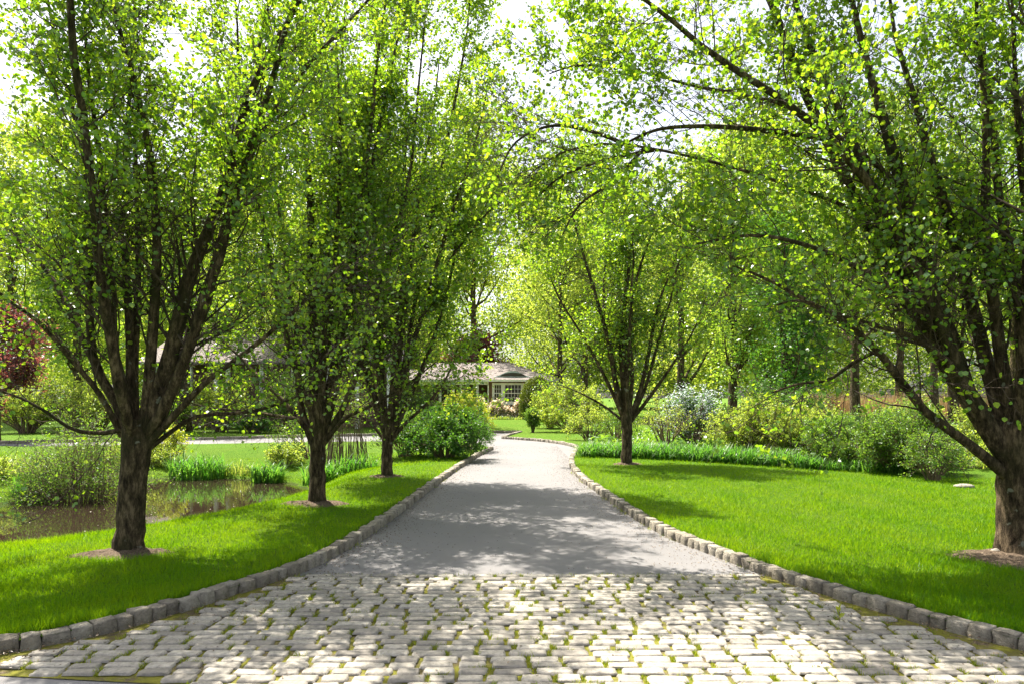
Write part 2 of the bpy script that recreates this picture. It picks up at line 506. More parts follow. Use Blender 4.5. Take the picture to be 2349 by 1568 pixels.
def ground_z(x, y):
    x = np.asarray(x, float); y = np.asarray(y, float)
    z = np.full(x.shape, .078)
    z = np.where((y > 22) & (x < 2.5), .085 - .05 * smoothstep(2.5, -1, x), z)
    z = z + .22 * smoothstep(31, 44, y)
    # gentle roll of the right-hand lawn
    z = z + .03 * np.sin(x * .7 + y * .35) * smoothstep(2.5, 5, np.abs(x)) * smoothstep(3, 6, y)
    near = dist_line(x, y, near_edge)
    z = np.where(near < 1.2, z * smoothstep(-.2, 1.2, near) + .005, z)
    d = dist_line(x, y, pond_poly, True)
    ins = in_poly(x, y, pond_poly)
    wid = 1.25 + 2.2 * smoothstep(14.5, 17.5, y) + 1.5 * smoothstep(-9, -11, x) * smoothstep(12, 14, y)
    top = z
    bank = POND_Z + (top - POND_Z) * smoothstep(-.25, 1, d / wid)
    bed = POND_Z - .6 * smoothstep(-.4, 1.2, d)
    z = np.where(ins, np.minimum(bank, bed - .03), bank)
    dm = dist_line(x, y, street_poly, True); si = in_poly(x, y, street_poly)
    z = np.where(si, -.05, np.where(dm < 1.0, z * smoothstep(0, 1, dm) - .02 * (1 - smoothstep(0, 1, dm)), z))
    return z


def gz(x, y):
    return float(ground_z(np.array([x]), np.array([y]))[0])


rng = np.random.default_rng(5)
pts = []
def grid(x0, x1, y0, y1, s, jit=.25):
    gx, gy = np.meshgrid(np.arange(x0, x1 + 1e-6, s), np.arange(y0, y1 + 1e-6, s))
    g = np.stack([gx.ravel(), gy.ravel()], 1) + rng.uniform(-jit, jit, (gx.size, 2)) * s
    return g
inner = grid(-20, 22, 1.5, 34, .5)
mid = grid(-60, 60, -10, 90, 4.0); mid = mid[~((mid[:, 0] > -21) & (mid[:, 0] < 23) & (mid[:, 1] > .5) & (mid[:, 1] < 35))]
far = grid(-600, 600, -200, 900, 60); far = far[~((np.abs(far[:, 0]) < 62) & (far[:, 1] > -14) & (far[:, 1] < 94))]
P2 = np.vstack([inner, mid, far])
cons = [(road_poly, True), (pond_poly, True), (street_poly, True)]
for line, cl in cons:
    P2 = P2[dist_line(P2[:, 0], P2[:, 1], line, cl) > .16]
edges, allp = [], [P2]
n0 = len(P2)
for line, cl in cons:
    k = len(line)
    edges += [(n0 + i, n0 + (i + 1) % k) for i in range(k)]
    allp.append(line); n0 += k
allp = np.vstack(allp)
vv, ee, ff, *_ = delaunay_2d_cdt([Vector(p) for p in allp], edges, [], 0, 1e-4)
GV = np.array([(v.x, v.y) for v in vv]); GF = np.array([f for f in ff if len(f) == 3])
cen = GV[GF].mean(1)
isroad = in_poly(cen[:, 0], cen[:, 1], road_poly)


def submesh(name, sel, zf, material):
    F_ = GF[sel]; u, inv = np.unique(F_, return_inverse=True)
    V = GV[u]; z = zf(V[:, 0], V[:, 1])
    return mesh_np(name, np.column_stack([V, z]), inv.reshape(-1, 3), material, smooth=True)


tag(submesh('lawn', ~isroad, ground_z, M['lawn']), 'green mown lawn on both sides of the drive', None, None, 'structure')
tag(submesh('driveway', isroad, lambda x, y: x * 0, M['asphalt']), 'grey asphalt driveway bending left past the pond', None, None, 'structure')
# the public street in front of the sett apron, and the one beyond the right-hand shrubs
mb = MB(); mb.poly([(-40, -6, .004), (40, -6, .004), (40, 3.9, .004), (-40, 3.98, .004)][::1])
sp = street_poly
V = np.column_stack([sp, np.full(len(sp), .02)])
half = len(sp) // 2
Q = np.array([(i, i + 1, len(sp) - 2 - i, len(sp) - 1 - i) for i in range(half - 1)])
tag(mesh_np('street', V, Q, M['asphalt']), 'strip of grey street seen beyond the shrubs on the right', None, None, 'structure')
# pond
V = np.column_stack([pond_poly * 1.0, np.full(len(pond_poly), POND_Z)])
c0 = pond_poly.mean(0)
exp = c0 + (pond_poly - c0) * 1.0
w2 = []
big = np.array([(-18, 6.5), (-3.4, 6.5), (-3.4, 19.5), (-18, 19.5)])
wat = mesh_np('pond', np.column_stack([big, np.full(4, POND_Z)]), np.array([(0, 1, 2, 3)]), M['water'])
tag(wat, 'still brown pond reflecting the trees left of the drive', None, None, 'structure')

# ------------------------------------------------------------------ sett apron, kerbs
rng = np.random.default_rng(11)


def sett_mesh(rects, zb, hgt, rng, res=4):
    """rounded stones: rects (x, y, length, width, yaw)"""
    Vs, Qs, Rn, n = [], [], [], 0
    gu, gv = np.meshgrid(np.array([-1, -.93, -.78, 0, .78, .93, 1]), np.array([-1, -.88, -.62, 0, .62, .88, 1]))
    prof = (1 - np.abs(gu) ** 9) * (1 - np.abs(gv) ** 5)
    sq = gu; sv = gv
    idx = np.arange(gu.size).reshape(gu.shape)
    q = np.stack([idx[:-1, :-1], idx[:-1, 1:], idx[1:, 1:], idx[1:, :-1]], -1).reshape(-1, 4)
    for (x, y, l, w, yaw) in rects:
        corner = 1 - .05 * (np.abs(gu) * np.abs(gv)) ** 3 * rng.uniform(.3, 1.6)
        dx = sq * l * .5 * corner + rng.normal(0, .0025, gu.shape)
        dy = sv * w * .5 * corner + rng.normal(0, .003, gu.shape)
        h = zb + hgt * (.72 + .28 * np.clip(prof, 0, 1) ** .5) - np.where((np.abs(gu) > .99) | (np.abs(gv) > .99), hgt * .6, 0)
        h = h + rng.normal(0, .0012, gu.shape) + rng.normal(0, .0025) + dx * rng.normal(0, .01) + dy * rng.normal(0, .025)
        c, s = math.cos(yaw), math.sin(yaw)
        Vs.append(np.stack([x + dx * c - dy * s, y + dx * s + dy * c, h], -1).reshape(-1, 3))
        Qs.append(q + n); n += gu.size
        Rn.append(np.full(gu.size, rng.random()))
    return np.concatenate(Vs), np.concatenate(Qs), np.concatenate(Rn)


rects = []
y = 3.72; row = 0
A0, A1 = 3.70, 6.25
while y < A1:
    wrow = rng.uniform(.092, .108)
    x = -5.2 + rng.uniform(0, .2)
    while x < 5.2:
        l = rng.uniform(.155, .275)
        rects.append((x + l / 2, y + wrow / 2 + rng.normal(0, .004), l - rng.uniform(.014, .038), wrow - rng.uniform(.008, .014), rng.normal(0, .015)))
        x += l
    y += wrow
R = np.array(rects)
ok = in_poly(R[:, 0], R[:, 1], road_poly) & (dist_line(R[:, 0], R[:, 1], left_edge) > .13) & (dist_line(R[:, 0], R[:, 1], right_edge) > .13) & (R[:, 1] > 3.95 + np.maximum(0, -1.95 - R[:, 0]) * .115 - 9 * (R[:, 0] > -1.95))
rects = [r for r, k in zip(rects, ok) if k]
V, Q, Rn = sett_mesh(rects, .006, .019, rng)
tag(mesh_np('cobblestone_apron', V, Q, M['cobble'], rnd=Rn, smooth=True), 'pale granite sett paving with grassy joints at the drive entrance', None, None, 'structure')
# bedding under the setts
lx = np.array([p for p in left_edge if 3.3 < p[1] < 7]); rx = np.array([p for p in right_edge if 3.3 < p[1] < 7])
ys = np.linspace(A0 + .1, A1 + .02, 24)
xl = np.interp(ys, lx[:, 1], lx[:, 0]); xr = np.interp(ys, rx[:, 1], rx[:, 0])
V = np.vstack([np.column_stack([xl - .03, ys, np.full(24, .006)]), np.column_stack([xr + .03, ys, np.full(24, .006)])])
V[0:24, 0] = np.maximum(V[0:24, 0], -1.95 - (ys - 3.91) / .115 * 1.0) * (ys > 3.9) + V[0:24, 0] * 0 + np.where(ys > 3.9, 0, -1.9)
Q = np.array([(i, i + 24, i + 25, i + 1) for i in range(23)])
tag(mesh_np('paving_bed', V, Q, M['soil']), 'mossy soil filling the joints between the setts', None, None, 'structure')


def kerb_run(name, line, label, flip, hgt=.098, lo=.11, hi=.17):
    """granite blocks set along a road edge; flip = side the block body lies on"""
    s = np.concatenate([[0], np.cumsum(np.hypot(*np.diff(line, axis=0).T))])
    pos = 0; Vs, Qs, Rn, n = [], [], [], 0
    while pos < s[-1] - .1:
        l = rng.uniform(lo, hi); a, b_ = pos + .004, min(pos + l, s[-1]) - .004
        p0 = np.array([np.interp(a, s, line[:, 0]), np.interp(a, s, line[:, 1])]); p1 = np.array([np.interp(b_, s, line[:, 0]), np.interp(b_, s, line[:, 1])])
        d = (p1 - p0) / max(np.linalg.norm(p1 - p0), 1e-6); o = np.array([-d[1], d[0]]) * flip
        ww = KERB_W + rng.normal(0, .008); hh = hgt + np.clip(rng.normal(0, .008), -.012, .02)
        off = rng.normal(0, .007)
        lay = []
        for (zz, ins) in ((-.06, 0), (hh * .45, rng.normal(0, .002)), (hh * .93, .002), (hh, .008)):
            for (t, w) in ((0, 0), (.5, 0), (1, 0), (1, 1), (.5, 1), (0, 1)):
                cc = p0 + (p1 - p0) * (t * (1 - 2 * ins / l) + ins / l) + o * (off - .01 + (w * (1 - 2 * ins / ww) + ins / ww) * ww)
                j = .004 if zz > 0 else 0
                lay.append((cc[0] + rng.normal(0, j), cc[1] + rng.normal(0, j), zz + rng.normal(0, j)))
        Vs.append(np.array(lay))
        q = []
        for L_ in range(3):
            for i in range(6):
                j = (i + 1) % 6
                q.append((L_ * 6 + i, L_ * 6 + j, L_ * 6 + 6 + j, L_ * 6 + 6 + i))
        q += [(18, 19, 22, 23), (19, 20, 21, 22)]
        Qs.append(np.array(q) + n); n += 24
        Rn.append(np.full(24, rng.random()))
        pos += l
    return tag(mesh_np(name, np.concatenate(Vs), np.concatenate(Qs), M['kerb'], rnd=np.concatenate(Rn)), label, None, None, 'structure')


kerb_run('kerb', left_edge, 'granite block kerb along the left side of the drive', 1)
kerb_run('kerb', right_edge, 'granite block kerb curving along the right side of the drive', -1)
kerb_run('kerb', spur_edge, 'short granite kerb at the corner by the house lawn', -1, .11)
kerb_run('kerb', far_edge, 'dark kerb along the far side of the drive behind the pond', -1, .11, .3, .6)

# mulch rings round the trunks
def mulch(x, y, rx_, ry_, label, seed):
    r_ = np.random.default_rng(seed)
    na, nr = 40, 7
    V = []
    edge = 1 + .13 * np.sin(np.arange(na) * .6 + seed) + r_.normal(0, .05, na)
    for i in range(nr):
        t = i / (nr - 1)
        for j in range(na):
            a = j * 2 * math.pi / na
            px_, py_ = x + rx_ * t * edge[j] * math.cos(a), y + ry_ * t * edge[j] * math.sin(a)
            V.append((px_, py_, gz(px_, py_) + .05 * (1 - t ** 2) - .012 * (t == 1) + r_.normal(0, .006) * (t < 1)))
    Q = np.array([(i * na + j, i * na + (j + 1) % na, (i + 1) * na + (j + 1) % na, (i + 1) * na + j) for i in range(nr - 1) for j in range(na)])
    tag(mesh_np('mulch', np.array(V), Q, M['mulch'], smooth=True), label, None, None, 'structure')


TREES = {'a': at(293, 1256, 6.98), 'b': at(728, 1148, 10.1), 'c': at(888, 1088, 13.5), 'd': at(2348, 1262, 6.86), 'e': at(1438, 1062, 16.0)}
mulch(TREES['a'][0] - .02, TREES['a'][1] - .1, .5, .28, 'brown mulch round the foot of the left front tree', 1)
mulch(TREES['b'][0], TREES['b'][1] - .05, .5, .32, 'brown mulch round the second tree on the left', 2)
mulch(TREES['c'][0], TREES['c'][1], .35, .25, 'brown mulch round the third tree on the left', 3)
mulch(TREES['d'][0] - .05, TREES['d'][1] - .18, .75, .5, 'pale dry mulch round the big right front tree', 4)
mulch(TREES['e'][0], TREES['e'][1], .36, .25, 'thin mulch round the tree on the right bend', 6)

# ------------------------------------------------------------------ trees
def limb(px, Y, dy, r0, r1=.012, k=16, p=1.2):
    """a limb drawn through picture positions, leaning dy metres towards or away as it rises"""
    px = np.asarray(px, float)
    s = np.concatenate([[0], np.cumsum(np.hypot(*np.diff(px, axis=0).T))]); s /= s[-1]
    return resample(np.array([at(a, b, Y + dy * t ** p) for (a, b), t in zip(px, s)]), k), r0 * .7 * (1 - np.linspace(0, 1, k)) ** .85 + r1 * .6


def pear_tree(base, fork_z, r_trunk, limbs, label, seed, lf=1.0, leaf=.062, flare=1.35, extra=5, height=8.5, spread=2.0, n2=27, l2=(.8, 1.7), n3=11, n4=4, lean=(0, 0), leafmat='pear', low=.4, group='pear trees lining the drive'):
    r_ = np.random.default_rng(seed)
    root = empty('pear_tree', base, label, 'tree', group)
    base = np.asarray(base, float)
    k = 14
    t = np.linspace(0, 1, k)
    tz = base[2] - .15 + t * (fork_z - base[2] + .3)
    tp = np.column_stack([base[0] + lean[0] * t + r_.normal(0, .006, k), base[1] + lean[1] * t, tz])
    tr = r_trunk * (1 + (flare - 1) * np.exp(-t * 9) * 1.2 + .15 * smoothstep(.6, 1, t))
    tr[-1] *= .75; tr[-2] *= .95
    parts = [tubes(tp[None], tr[None], 22, r_, .035)]
    fork = np.array([base[0] + lean[0], base[1] + lean[1], fork_z])
    LP, LR = [p_ for p_, _ in limbs], [q_ for _, q_ in limbs]
    for i in range(extra):
        az = r_.uniform(0, 2 * math.pi)
        h_ = (height - fork_z) * r_.uniform(.7, 1.0)
        sp_ = spread * r_.uniform(.35, 1.0)
        tt = np.linspace(0, 1, 16)[:, None]
        wob = np.cumsum(r_.normal(0, .035, (16, 3)), 0) * tt
        e = np.array([math.cos(az), math.sin(az), 0])
        P = fork - np.array([0, 0, .12]) + e * (sp_ * (tt ** .8)) + np.array([0, 0, 1]) * (h_ * tt ** 1.15) + wob
        LP.append(P); LR.append(r_trunk * r_.uniform(.26, .42) * (1 - tt[:, 0]) ** .8 + .01)
    LP, LR = np.array(LP), np.array(LR)
    parts.append(tubes(LP, LR, 10, r_, .04))
    tv, tq = join(parts)
    inv = np.array([base])
    mesh_np('trunk', tv - base, tq, M['bark'], root, smooth=True)
    lens = np.linalg.norm(np.diff(LP, axis=1), axis=2).sum(1)
    c2 = np.maximum(4, (n2 * lens / 5.5)).astype(int)
    P2_, R2_ = grow(r_, LP, LR, c2, .2, .98, (28, 62), l2, k=8, up=.05, wig=.15, rr=.24, rmin=.0055, shape=.5)
    P3, R3 = grow(r_, P2_, R2_, n3, .15, 1.0, (25, 70), (.3, .75), k=5, up=.03, wig=.19, rr=.5, rmin=.003, shape=.45)
    P4, R4 = grow(r_, P3, R3, n4, .15, 1.0, (30, 75), (.1, .28), k=3, up=.02, wig=.15, rr=.6, rmin=.0022, shape=.3)
    bv, bq = join([tubes(P2_, R2_, 5), tubes(P3, R3, 4), tubes(P4, R4, 3)])
    mesh_np('branches', bv - base, bq, M['twig'], root, smooth=True)
    l4, _ = pts_on(r_, P4, max(1, int(round(5 * lf))), .3, 1.0)
    l3, _ = pts_on(r_, P3, max(1, int(round(6 * lf))), .2, 1.0)
    lp = np.vstack([l4, l3])
    # leaf density varies through the crown: bare patches inside, clumps outside
    kx = np.sin(lp[:, 0] * 3.1 + seed) + np.sin(lp[:, 1] * 2.7 + 2 * seed) + np.sin(lp[:, 2] * 2.9 + seed * .7)
    rad_ = np.hypot(lp[:, 0] - fork[0], lp[:, 1] - fork[1])
    thin = np.clip(low + (1 - low) * (lp[:, 2] - fork_z - .2) / 2.2, low, 1) * np.clip(.35 + .5 * rad_, .35, 1)
    thin = np.maximum(thin, np.clip((lp[:, 2] - fork_z - 2.2) / 1.6, 0, 1))
    keep = r_.random(len(lp)) < np.clip(.68 + .24 * kx, .12, 1) * thin
    lp = lp[keep] + r_.normal(0, .022, (keep.sum(), 3))
    v, q, rn = leaves(r_, lp, leaf * r_.uniform(.6, 1.2, len(lp)), 'round', up=.75, droop=.6)
    mesh_np('crown', v - base, q, M[leafmat], root, rnd=rn)
    print(label[:30], 'leaves', len(lp), 'twigs', len(P4))
    return root


YA = TREES['a'][1]
la = [limb(q, YA, dy, r0) for q, dy, r0 in [
    ([(310, 1040), (285, 988), (240, 992), (170, 985), (100, 940), (30, 905), (-60, 880)], -.5, .03),
    ([(300, 1030), (270, 930), (215, 830), (205, 700), (202, 500), (195, 360), (160, 230), (120, 60), (90, -120)], .5, .07),
    ([(305, 1030), (285, 900), (262, 800), (255, 640), (235, 450), (225, 330), (200, 150), (190, -80)], -.4, .07),
    ([(308, 1030), (300, 930), (298, 770), (288, 600), (285, 420), (292, 280), (310, 60), (300, -150)], .9, .065),
    ([(312, 1030), (308, 850), (315, 700), (317, 560), (310, 350), (320, 180), (350, -60)], 1.3, .06),
    ([(318, 1030), (335, 940), (347, 800), (355, 680), (360, 560), (353, 440), (340, 330), (312, 200), (272, 60), (230, -100)], -.7, .075),
    ([(325, 1030), (355, 930), (400, 780), (430, 650), (465, 560), (520, 420), (560, 250), (620, 120), (700, -20), (760, -150)], -.3, .115),
    ([(330, 1030), (375, 940), (430, 800), (475, 690), (505, 560), (545, 430), (600, 300), (680, 180), (790, 60), (900, -60)], .7, .085),
    ([(325, 1030), (378, 975), (425, 925), (480, 870), (600, 780), (700, 690), (790, 600)], -.5, .05),
    ([(322, 1045), (372, 1005), (450, 955), (560, 945), (640, 925), (720, 890)], .5, .032),
    ([(280, 1000), (230, 905), (160, 820), (90, 740), (20, 690), (-60, 620)], -.9, .04),
    ([(285, 960), (200, 800), (120, 640), (50, 560), (-40, 470)], .6, .05)]]
pear_tree(TREES['a'], 1.28, .128, la, 'pear tree with many upright limbs at the left front, its trunk beside the pond', 21, lf=.8, extra=3, height=8.5, spread=2.2, leaf=.043, lean=(.11, 0), low=.28)
YB = TREES['b'][1]
lb = [limb(q, YB, dy, r0) for q, dy, r0 in [
    ([(728, 1010), (720, 940), (722, 800), (715, 650), (712, 480), (700, 300), (690, 120), (660, -80)], .2, .125),
    ([(735, 1010), (760, 930), (785, 800), (800, 640), (830, 470), (850, 300), (870, 100), (900, -80)], -.5, .08),
    ([(720, 1010), (690, 930), (680, 800), (660, 640), (640, 480), (610, 300), (590, 100)], .7, .07),
    ([(740, 1010), (785, 940), (830, 820), (860, 700), (900, 560), (940, 400), (960, 200), (980, 0)], .2, .07),
    ([(715, 1020), (690, 965), (640, 955), (560, 940), (480, 935), (400, 910)], -.4, .04),
    ([(715, 1000), (660, 930), (590, 860), (520, 790), (450, 740)], .6, .045),
    ([(742, 1020), (790, 960), (850, 930), (920, 890), (1000, 830)], -.6, .04),
    ([(725, 1000), (740, 880), (760, 700), (775, 500), (780, 300), (770, 60)], -.9, .07)]]
pear_tree(TREES['b'], 1.45, .115, lb, 'second pear tree on the left, dark trunk between pond and drive', 22, lf=.8, low=.25, extra=4, height=9.0, spread=2.3, n2=30, leaf=.048)
YC = TREES['c'][1]
lc = [limb(q, YC, dy, r0) for q, dy, r0 in [
    ([(890, 1000), (878, 920), (872, 800), (868, 650), (870, 480), (880, 300), (900, 120), (930, -60)], .3, .11),
    ([(893, 1000), (905, 920), (920, 780), (940, 620), (960, 450), (990, 280), (1010, 120)], -.4, .09),
    ([(885, 1000), (860, 930), (830, 820), (800, 680), (780, 500), (770, 320), (760, 120)], .6, .07),
    ([(897, 1005), (930, 930), (970, 840), (1010, 730), (1040, 600), (1060, 440), (1075, 300)], .4, .07),
    ([(897, 1010), (930, 970), (980, 925), (1015, 880), (1040, 830), (1055, 770)], -.6, .05),
    ([(882, 1010), (850, 970), (800, 940), (740, 920)], .5, .04),
    ([(893, 1000), (930, 850), (975, 700), (1040, 480), (1090, 330), (1120, 200)], -1.0, .07),
    ([(893, 1000), (925, 850), (960, 650), (1010, 400), (1050, 200), (1075, 40), (1080, -100)], .2, .07),
    ([(960, 700), (1030, 600), (1090, 520), (1140, 470), (1190, 440)], -.6, .035)]]
pear_tree(TREES['c'], 1.15, .108, lc, 'third pear tree on the left, standing beside the big green shrub', 23, lf=.8, low=.45, extra=5, height=9.6, spread=2.3, n2=28, leaf=.052)
YD = TREES['d'][1]
ld = [limb(q, YD, dy, r0) for q, dy, r0 in [
    ([(2330, 1110), (2270, 1055), (2200, 1000), (2120, 940), (2050, 850), (2000, 790), (1930, 735), (1850, 690), (1760, 640), (1680, 610)], -.5, .075),
    ([(2335, 1080), (2280, 1000), (2215, 900), (2185, 800), (2150, 700), (2110, 560), (2060, 400), (2020, 250), (1985, 130), (1950, -20), (1920, -160)], .3, .15),
    ([(2340, 1080), (2305, 980), (2268, 850), (2230, 700), (2170, 480), (2130, 350), (2090, 200), (2050, 70), (2030, -120)], .8, .11),
    ([(2300, 1020), (2225, 910), (2150, 720), (2080, 580), (2000, 430), (1900, 315), (1780, 220), (1640, 130), (1550, 55), (1450, -20), (1370, -60)], -.6, .085),
    ([(2345, 1080), (2325, 980), (2300, 850), (2280, 700), (2262, 540), (2262, 300), (2245, 100), (2235, -100)], -.3, .105),
    ([(2350, 1080), (2350, 960), (2345, 800), (2330, 640), (2295, 480), (2275, 260), (2250, 60), (2260, -120)], .6, .1),
    ([(2355, 1080), (2375, 950), (2385, 800), (2370, 600), (2345, 400), (2330, 200), (2320, -50)], -.5, .1),
    ([(2230, 930), (2190, 845), (2100, 775), (2000, 745), (1920, 720), (1840, 690), (1780, 700)], -.8, .035),
    ([(2180, 790), (2080, 690), (1960, 610), (1840, 560), (1720, 540), (1600, 560)], -.9, .04),
    ([(2120, 580), (2000, 500), (1850, 440), (1700, 390), (1540, 350), (1400, 330), (1290, 350), (1215, 400)], .6, .02),
    ([(2060, 420), (1920, 310), (1780, 235), (1600, 200), (1450, 160), (1330, 150), (1260, 170)], 1.0, .026),
    ([(1900, 318), (1760, 300), (1620, 290), (1500, 300), (1400, 350)], -.3, .035),
    ([(1450, 338), (1350, 300), (1260, 290), (1180, 330), (1140, 410)], .75, .02),
    ([(1500, 345), (1380, 370), (1280, 410), (1220, 470)], .7, .018),
    ([(1480, 340), (1400, 420), (1330, 470), (1290, 540)], .4, .015),
    ([(2370, 1100), (2420, 1010), (2500, 900), (2600, 780), (2700, 600)], .5, .09),
    ([(2020, 800), (1960, 830), (1900, 870), (1830, 880), (1770, 900)], -.3, .022)]]
pear_tree(TREES['d'], 1.3, .2, ld, 'big pear tree at the right front with spreading limbs arching over the lawn', 24, lf=.7, extra=3, height=9.0, spread=3.4, n2=26, leaf=.047, flare=1.45, low=.3, lean=(-.05, 0))
YE = TREES['e'][1]
le = [limb(q, YE, dy, r0) for q, dy, r0 in [
    ([(1437, 960), (1430, 880), (1425, 780), (1440, 640), (1450, 520), (1460, 400)], .3, .11),
    ([(1434, 960), (1415, 900), (1400, 800), (1370, 690), (1340, 590), (1310, 480), (1290, 400)], -.4, .09),
    ([(1430, 960), (1405, 900), (1370, 830), (1330, 760), (1280, 680), (1250, 600)], .5, .065),
    ([(1440, 960), (1450, 870), (1445, 760), (1460, 640), (1500, 520), (1530, 400)], -.6, .08),
    ([(1444, 960), (1470, 890), (1490, 800), (1510, 700), (1550, 590), (1580, 470)], .4, .08),
    ([(1447, 965), (1490, 910), (1540, 840), (1590, 760), (1620, 680)], -.5, .06),
    ([(1430, 965), (1385, 930), (1330, 900), (1280, 880)], .4, .04),
    ([(1436, 955), (1400, 820), (1385, 680), (1390, 560), (1380, 430)], .8, .07)]]
pear_tree(TREES['e'], 1.2, .12, le, 'slender vase-shaped pear tree on the right where the drive bends', 25, lf=.9, low=.3, extra=3, height=7.6, spread=2.0, n2=24, l2=(.6, 1.3), leaf=.052)


def wild_tree(base, h, spread, r0, label, cat, mt, seed, z0=.25, n1=22, n2=8, nleaf=70, leaf=.12, sig=.28, shape='kite', name='tree', group=None, prof=1.0, up=.6, trunk_lean=.0, ang=(35, 75)):
    """a crown of many leaf sprays on limbs, a tapered trunk under it"""
    r_ = np.random.default_rng(seed)
    root = empty(name, base, label, cat, group)
    k = 14; t = np.linspace(0, 1, k)
    tp = np.column_stack([trunk_lean * h * t + np.cumsum(r_.normal(0, .012 * h / 8, k)), np.cumsum(r_.normal(0, .012 * h / 8, k)), -.2 + t * h * .93])
    tr = r0 * (1 - t) ** .8 * (1 + .35 * np.exp(-t * 18)) + .015
    P1, R1 = grow(r_, tp[None], tr[None], n1, z0, .98, ang, (spread * .8, spread * 1.25), k=8, up=.12, wig=.1, rr=.45, rmin=.015, shape=.55 * prof)
    P2_, R2_ = grow(r_, P1, R1, n2, .2, 1., (25, 65), (spread * .25, spread * .5), k=4, up=.04, wig=.15, rr=.5, rmin=.007, shape=.4)
    v, q = join([tubes(tp[None], tr[None], 12, r_, .04), tubes(P1, R1, 6), tubes(P2_, R2_, 3)])
    mesh_np('trunk', v, q, M['bark'], root, smooth=True)
    lp, _ = pts_on(r_, P2_, nleaf, .1, 1.05)
    n = len(lp)
    lp = lp + r_.normal(0, sig, (n, 3)) * np.array([1, 1, .6])
    v, q, rn = leaves(r_, lp, leaf * r_.uniform(.6, 1.3, n), shape, up=up, droop=.35)
    mesh_np('crown', v, q, M[mt], root, rnd=rn)
    return root


def spot(px, Y):
    x = (px - CX) * Y / F
    return np.array([x, Y, gz(x, Y)])


# trees that stand behind, each its own
wild_tree(spot(1284, 44.5), 14, 4.8, .2, 'pale yellow-green oak whose low branch hangs over the house roof', 'tree', 'lime', 31, .2, 40, 8, 60, .15, .3, 'oval', ang=(45, 85))
wild_tree(spot(1085, 58), 27, 6.5, .3, 'tall pale tree rising straight behind the house ridge', 'tree', 'lime', 32, .1, 34, 9, 60, .24, .6)
wild_tree(spot(1340, 52), 24, 6, .3, 'tall fresh green tree behind the clipped yew dome', 'tree', 'wood', 33, .1, 30, 8, 60, .22, .5)
wild_tree(spot(1560, 40), 16, 4.2, .24, 'yellow-green tree behind the slender vase-shaped pear tree', 'tree', 'lime', 34, .12, 22, 8, 65, .18, .4)
wild_tree(spot(1680, 30), 13.5, 3.4, .2, 'leafy green tree behind the white flowering dogwood', 'tree', 'wood', 35, .12, 24, 8, 70, .13, .3)
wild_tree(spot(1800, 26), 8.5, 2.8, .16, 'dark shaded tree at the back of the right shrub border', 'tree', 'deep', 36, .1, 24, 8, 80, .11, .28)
wild_tree(spot(1960, 31), 16, 4.2, .2, 'tall thin-leaved tree behind the bright lime shrub', 'tree', 'wood', 37, .25, 22, 7, 50, .14, .35)
wild_tree(spot(2060, 38), 18, 4.5, .22, 'tall pale tree left of the tan reeds', 'tree', 'lime', 38, .2, 22, 7, 60, .18, .4)
wild_tree(spot(2146, 26), 14, 3.2, .13, 'thin straight trunked tree in front of the tan reeds', 'tree', 'wood', 39, .42, 16, 6, 45, .12, .3)
wild_tree(spot(2188, 28), 15, 3.4, .2, 'grey trunked tree seen through the fork of the big right tree', 'tree', 'wood', 40, .42, 16, 6, 45, .13, .3)
wild_tree(spot(2330, 40), 19, 5, .26, 'broad green tree behind the reeds at the right edge', 'tree', 'wood', 41, .15, 22, 8, 60, .2, .45)
wild_tree(spot(424, 32.5), 13, 4.2, .27, 'dark trunked tree on the far lawn behind the pond', 'tree', 'wood', 42, .24, 22, 8, 60, .17, .4)
wild_tree(spot(180, 36), 16, 4.6, .22, 'tall green tree behind the red maple', 'tree', 'wood', 43, .12, 24, 8, 60, .18, .4)
wild_tree(spot(20, 40), 17, 5, .26, 'pale green tree at the left edge beyond the red maple', 'tree', 'lime', 44, .12, 24, 8, 60, .2, .45)
wild_tree(spot(600, 40), 16, 4.8, .24, 'yellow-green tree on the far side of the lane behind the second trunk', 'tree', 'lime', 45, .14, 24, 8, 60, .2, .45)
wild_tree(spot(760, 37), 14, 4, .2, 'bushy green tree on the far lawn between the second and third trunks', 'tree', 'wood', 46, .12, 24, 8, 60, .17, .4)
wild_tree(spot(930, 38), 14.5, 4, .2, 'fresh green tree beside the porch of the house', 'tree', 'lime', 47, .14, 24, 8, 60, .17, .4)
wild_tree(spot(-10, 24.5), 4.6, 2.2, .12, 'red leaved maple at the left edge behind the lane', 'tree', 'red', 48, .15, 26, 8, 75, .1, .2, 'kite', name='red_maple', ang=(50, 90))
wild_tree(spot(1090, 56), 6.2, 3.2, .16, 'dark purple leaved tree showing just above the house ridge', 'tree', 'red', 49, .2, 20, 7, 50, .2, .35, name='purple_tree')

# the far wood, one mass
rw = np.random.default_rng(77)
pos = []
for i in range(84):
    X = rw.uniform(-62, 62); Y = rw.uniform(60, 95)
    h = rw.uniform(19, 29); r = rw.uniform(4.5, 7)
    c = rw.integers(26, 36)
    for _ in range(c):
        zz = rw.uniform(.12, 1) * h
        rr_ = r * (1 - (zz / h) ** 2.6 * .7)
        a = rw.random() * 6.283
        cc = np.array([X + rr_ * .7 * math.cos(a), Y + rr_ * .7 * math.sin(a), zz])
        pos.append(cc + rw.normal(0, 1, (230, 3)) * np.array([r * .24, r * .24, r * .15]))
pos = np.vstack(pos); pos = pos[pos[:, 2] > .1]
v, q, rn = leaves(rw, pos, .33 * rw.uniform(.6, 1.3, len(pos)), 'kite', up=.25)
tag(mesh_np('far_woodland', v, q, M['lime'], rnd=rn), 'mass of pale spring woodland closing the view', None, None, 'stuff')

